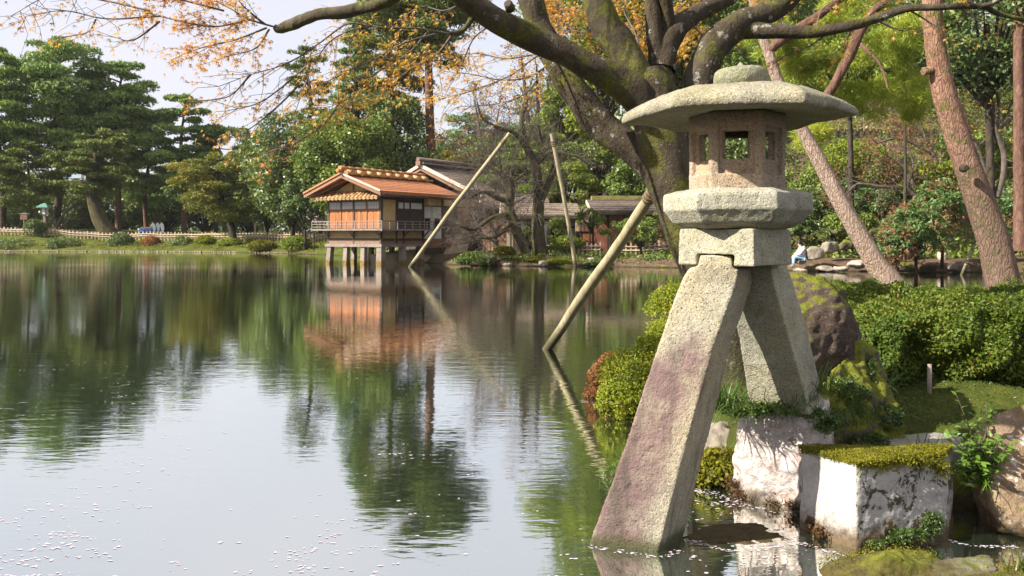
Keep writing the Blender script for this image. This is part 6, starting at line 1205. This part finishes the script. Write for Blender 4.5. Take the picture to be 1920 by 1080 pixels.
for px, py, D, rx, rz, mat, lab in ((1064, 455, 47.5, 30, 13, 'broad_light', 'low spreading bright green pine shrub by the steep prop'), (945, 470, 46.5, 20, 9, 'fern', 'yellow-green mossy mound at the foot of the bare trees'), (890, 485, 46.3, 34, 13, 'broad_mid', 'blue-green low plants at the water right of the long prop'), (1000, 488, 46.3, 22, 6, 'fern', 'yellow moss mound at the water below the notice post'), (1045, 491, 46.0, 26, 6, 'azalea', 'low olive moss mound at the foot of the steep prop'), (1150, 480, 46, 20, 9, 'broad_mid', 'small green bush before the picket fence'), (1230, 486, 45, 24, 10, 'broad_dark', 'dark low bush at the water right of the pale picket fence'), (1120, 492, 45.4, 26, 6, 'broad_dark', 'dark low plants at the water left of the pale picket fence')):
    bush('low_shrub', lab, 'shrub', [E_(px, py, D, rx*D/F, rx*.7*D/F, rz*D/F), E_(px+rx*.6, py+rz*.3, D, rx*.5*D/F, rx*.5*D/F, rz*.7*D/F), E_(px-rx*.6, py+rz*.3, D+.2, rx*.5*D/F, rx*.5*D/F, rz*.6*D/F)], 4200, .13, .06, mat, True, 'low shrubs on the middle shore', .15)
broad('young_tree', 'thin young tree with drooping leaves before the red-stained cottage', 1200, 46.5, 400, 75, 1700, 'broad_mid', .17, .06, 22, 470, cat='tree', sub=.16)
broad('young_tree', 'small leafy tree beside the orange door', 1150, 48, 415, 60, 1200, 'broad_mid', .16, .06, 16, 465, cat='tree', sub=.16)
# shore stones
def stones(px, D, rpx, hpx, mat, lab, seed, dy=0, group='stones along the far shore'):
    s = D/F; rock_gen((X(px, D), D+.2, max(0, hpx*s*.25)+dy), (rpx*s, rpx*s*.8, hpx*s), seed, mat, lab, 'shore_stone', 'rock', group, max(rpx, hpx)*s/9, 1.0, seed*.7)
SR = [(1530, 39.2, 17, 17, 'rock_far', 'grey rounded rock beside the seated person', .7), (1560, 40.5, 19, 14, 'rock_far', 'big pale boulder above the shore behind the seated person', 1.0), (1590, 41.5, 18, 12, 'rock_moss', 'mossy rock left of the pale leaning trunk', 1.1), (1605, 42.5, 22, 10, 'rock_far', 'flat-topped rock touching the pale leaning trunk', 1.7), (1550, 38.9, 20, 7, 'rock_far', 'low waterside stone right of the seated person', .1), (1580, 38.6, 16, 6, 'rock_pale', 'small pale waterside stone left of the leaning trunk', .1), (1610, 38.5, 24, 9, 'rock_pale', 'long pale flat stone at the inlet', .3), (1575, 42.5, 22, 14, 'rock_moss', 'mossy boulder on the bank above the pale boulder', 1.9), (1505, 39.0, 16, 8, 'rock_pale', 'low pale stone under the seated person\'s boots', -.05), (1502, 39.6, 14, 9, 'rock_far', 'stone the person sits on', .45), (1700, 38.3, 22, 9, 'rock_moss', 'mossy stone under the red-tipped bush', .2), (1745, 37.9, 26, 10, 'rock_dark', 'dark stone at the inlet left of the thick leaning pine', .1), (1770, 39.5, 10, 13, 'rock_pale', 'pale upright stone under the taller red-tipped bush', .6), (1660, 38.6, 20, 8, 'rock_moss', 'mossy stone right of the pale leaning trunk', .2), (1800, 37.8, 20, 10, 'rock_far', 'stone beside the thick leaning pine', .2), (1720, 40.5, 22, 10, 'rock_far', 'stone on the bank below the red-tipped bush', .8), (1620, 40.8, 14, 11, 'rock_moss', 'mossy green hump beside the pale leaning trunk', .9),
      (1018, 45.6, 13, 8, 'rock_far', 'yellowish stone at the water left of the steep prop', .05), (950, 46, 9, 5, 'rock_pale', 'small white stone at the water before the bare trees', 0), (925, 46.5, 8, 7, 'rock_far', 'small brown stone among the blue-green plants', .4), (1110, 46.2, 13, 5, 'rock_pale', 'flat pale stepping stone before the orange door', .3), (1290, 43.3, 24, 10, 'rock_dark', 'dark stone at the water left of the lantern neck', .1), (1180, 45.0, 18, 6, 'rock_dark', 'dark stone at the water below the small green bush', 0), (1250, 43.9, 20, 7, 'rock_moss', 'mossy stone at the water beside the dark low bush', 0), (1065, 45.6, 16, 5, 'rock_moss', 'mossy flat stone at the foot of the steep prop', 0), (985, 46, 14, 5, 'rock_moss', 'mossy stone at the water below the yellow moss mound', 0)]
for k, q in enumerate(SR): stones(q[0], q[1], q[2], q[3], q[4], q[5], 40+k, q[6])
# pale stone kerb along the left waterline
ks = MB(); c = catmull([(*pxy(px, D), 0) for px, D in ((-120, 86.3), (0, 85.8), (200, 84.8), (400, 81.8), (520, 77.8), (590, 73.4))], 40)
for i in range(len(c)-1):
    a, b = c[i], c[i+1]; w_ = rnd.uniform(.15, .3); ks.hexa([(a[0], a[1]-w_, -.2), (b[0]-.05, b[1]-w_, -.2), (b[0]-.05, b[1]+.4, -.2), (a[0], a[1]+.4, -.2), (a[0], a[1]-w_*.6, .03+rnd.uniform(0, .1)), (b[0]-.05, b[1]-w_*.6, .03+rnd.uniform(0, .1)), (b[0]-.05, b[1]+.4, .1), (a[0], a[1]+.4, .1)])
tag(ks.build('stone_edging', MAT['rock_pale']), 'thin line of pale edging stones along the left waterline', 'stone edging', kind='stuff')

# ---------------------------------------------------------------- people
def skinned(name, verts, edges, rad, mat, parent, sub=2):
    me = bpy.data.meshes.new(name); me.from_pydata(verts, edges, []); o = bpy.data.objects.new(name, me); COL.objects.link(o); o.parent = parent
    md = o.modifiers.new('skin', 'SKIN'); md.use_smooth_shade = True
    for v, r_ in zip(me.skin_vertices[0].data, rad): v.radius = r_ if isinstance(r_, tuple) else (r_, r_)
    me.skin_vertices[0].data[0].use_root = True
    s = o.modifiers.new('subsurf', 'SUBSURF'); s.levels = s.render_levels = sub; me.materials.append(MAT[mat]); return o
def head(parent, c, R, face, hairlen=.12):
    hb = bmesh.new(); bmesh.ops.create_uvsphere(hb, u_segments=14, v_segments=10, radius=1); me = bpy.data.meshes.new('hair')
    for v in hb.verts: v.co = Vector((v.co.x*R*.92, v.co.y*R*.86, v.co.z*R*1.08)) + Vector(c) - Vector(face)*R*.20 + Vector((0, 0, .03))
    for f in hb.faces: f.smooth = True
    hb.to_mesh(me); hb.free(); me.materials.append(MAT['hair']); o = bpy.data.objects.new('hair', me); COL.objects.link(o); o.parent = parent; return o
# seated, facing left; local origin at the seat
sp = P(1505, 484, 39.5); per = thing('person', 'person in pale hooded jacket and light blue jeans sitting on shore stones', 'person', tuple(sp))
Vb = [(0, 0, .05), (-.03, 0, .28), (-.08, 0, .47), (-.12, 0, .56), (-.16, 0, .66), (-.18, 0, .74), (-.215, 0, .655),
      (-.06, .16, .44), (-.17, .20, .22), (-.36, .12, .13), (-.44, .09, .11), (-.06, -.16, .44), (-.17, -.20, .22), (-.36, -.12, .13), (-.44, -.09, .11),
      (-.02, .09, .03), (-.42, .10, .05), (-.46, .10, -.36), (-.58, .10, -.40), (-.02, -.09, .03), (-.42, -.10, .05), (-.46, -.10, -.36), (-.58, -.10, -.40)]
Eb = [(0, 1), (1, 2), (2, 3), (3, 4), (4, 5), (4, 6), (2, 7), (7, 8), (8, 9), (9, 10), (2, 11), (11, 12), (12, 13), (13, 14), (0, 15), (15, 16), (16, 17), (17, 18), (0, 19), (19, 20), (20, 21), (21, 22)]
skinned('body', Vb, Eb, [.13, .13, .13, .05, .09, .085, .03, .06, .05, .04, .035, .06, .05, .04, .035, .09, .07, .045, .035, .09, .07, .045, .035], 'skin', per)
Vj = [(0, 0, -.02), (-.02, 0, .15), (-.05, 0, .32), (-.09, 0, .47), (-.10, 0, .54), (-.07, .17, .44), (-.17, .21, .22), (-.35, .13, .14), (-.07, -.17, .44), (-.17, -.21, .22), (-.35, -.13, .14)]
j = skinned('jacket', Vj, [(0, 1), (1, 2), (2, 3), (3, 4), (3, 5), (5, 6), (6, 7), (3, 8), (8, 9), (9, 10)], [.17, .165, .165, .15, .09, .085, .075, .06, .085, .075, .06], 'jacket', per)
skinned('hood', [(-.02, 0, .50), (.06, 0, .50), (.08, 0, .44)], [(0, 1), (1, 2)], [.10, .09, .06], 'jacket', j)
skinned('trousers', [(0, 0, .0), (-.02, .09, .02), (-.42, .10, .06), (-.46, .10, -.28), (-.02, -.09, .02), (-.42, -.10, .06), (-.46, -.10, -.28)], [(0, 1), (1, 2), (2, 3), (0, 4), (4, 5), (5, 6)], [.13, .11, .085, .065, .11, .085, .065], 'jeans', per)
for s_ in (-1, 1): skinned('boot', [(-.46, .10*s_, -.24), (-.465, .10*s_, -.38), (-.60, .10*s_, -.41)], [(0, 1), (1, 2)], [.075, .07, .05], 'boots', per)
head(per, (-.17, 0, .70), .115, (-1, 0, 0))
def walker(px, D, lean, label, coat, hat=False, dz=0.0):
    x = X(px, D); zb_ = Zp(442, D); t = thing('person', label, 'person', (x, D, zb_), 0, None); L = lean
    V = [(0, 0, .86), (-.02+L*.3, 0, 1.1), (-.05+L*.5, 0, 1.36), (-.08+L*.6, 0, 1.48), (-.11+L*.65, 0, 1.58), (-.12+L*.65, 0, 1.67), (-.18+L*.65, 0, 1.57), (-.05+L*.5, .19, 1.34), (-.14+L*.2, .22, 1.08), (-.36, .14, 1.02), (-.46, .12, 1.02), (-.05+L*.5, -.19, 1.34), (-.14+L*.2, -.22, 1.08), (-.36, -.14, 1.02), (-.46, -.12, 1.02), (.0, .09, .84), (-.12, .09, .45), (-.05, .09, .06), (-.2, .09, .03), (0, -.09, .84), (.08, -.09, .45), (.24, -.09, .07), (.10, -.09, .03)]
    skinned('body', V, Eb, [.13, .13, .13, .05, .09, .085, .03, .06, .05, .04, .035, .06, .05, .04, .035, .09, .07, .045, .035, .09, .07, .045, .035], 'skin', t)
    c = skinned('coat', [(.02, 0, .55), (0, 0, .86), (-.02+L*.3, 0, 1.1), (-.05+L*.5, 0, 1.34), (-.07+L*.6, 0, 1.44), (-.05+L*.5, .2, 1.33), (-.14+L*.2, .23, 1.08), (-.34, .15, 1.02), (-.05+L*.5, -.2, 1.33), (-.14+L*.2, -.23, 1.08), (-.34, -.15, 1.02)], [(0, 1), (1, 2), (2, 3), (3, 4), (3, 5), (5, 6), (6, 7), (3, 8), (8, 9), (9, 10)], [.23, .20, .18, .165, .09, .085, .075, .06, .085, .075, .06], coat, t)
    skinned('trousers', [(0, 0, .80), (.0, .09, .78), (-.12, .09, .45), (-.05, .09, .10), (0, -.09, .78), (.08, -.09, .45), (.24, -.09, .11)], [(0, 1), (1, 2), (2, 3), (0, 4), (4, 5), (5, 6)], [.13, .11, .09, .075, .11, .09, .075], coat, t)
    head(t, (-.12+L*.65, 0, 1.62), .115, (-1, 0, 0)); return t
walker(289, 96.4, -.15, 'leftmost of three white-clad walkers on the left bank, nearest the blue cart', 'raincoat')
walker(297, 96.8, -.05, 'middle one of three white-clad walkers on the left bank', 'raincoat')
walker(305, 96.4, -.10, 'rightmost of three white-clad walkers on the left bank', 'raincoat')
ca = P(275, 441, 96.3); cart = thing('handcart', 'blue handcart with an orange cover pulled along the path by white-clad walkers', 'cart', tuple(ca))
MB().box(-.72, .68, -.35, .35, .35, .78).build('tub', MAT['blue'], cart, False)
for x in (-.5, -.17, .16, .48): MB().box(x-.03, x+.03, -.385, -.352, .34, .80).build('rib', MAT['blue'], cart, False)
MB().hexa([(-.62, -.37, .785), (.66, -.37, .785), (.66, .37, .785), (-.62, .37, .785), (-.5, -.25, .93), (.6, -.25, .93), (.6, .25, .93), (-.5, .25, .93)]).build('cover', MAT['orange'], cart, False)
for s_ in (-1, 1): MB().tube([(0, s_*.42, .28), (0, s_*.47, .28)], [.28, .28], 14).build('wheel', MAT['wood_dark'], cart, False)
MB().bar((.66, 0, .6), (.95, 0, .95), .05).build('handle', MAT['wood_grey'], cart, False)
# a tarpaulin-blue distant structure behind the bent pine
tag(MB().box(X(118, 125), X(152, 125), 125, 125.6, Zp(334, 125), Zp(322, 125)).build('distant_roof', simple('pale_blue_roof', (.42, .55, .66), (.55, .66, .75), 4), None, True), 'pale blue roof glimpsed through the pines beside the bent trunk', 'roof')
print('objects', len(bpy.data.objects), 'tris', sum(len(m.polygons) for m in bpy.data.meshes)*2)
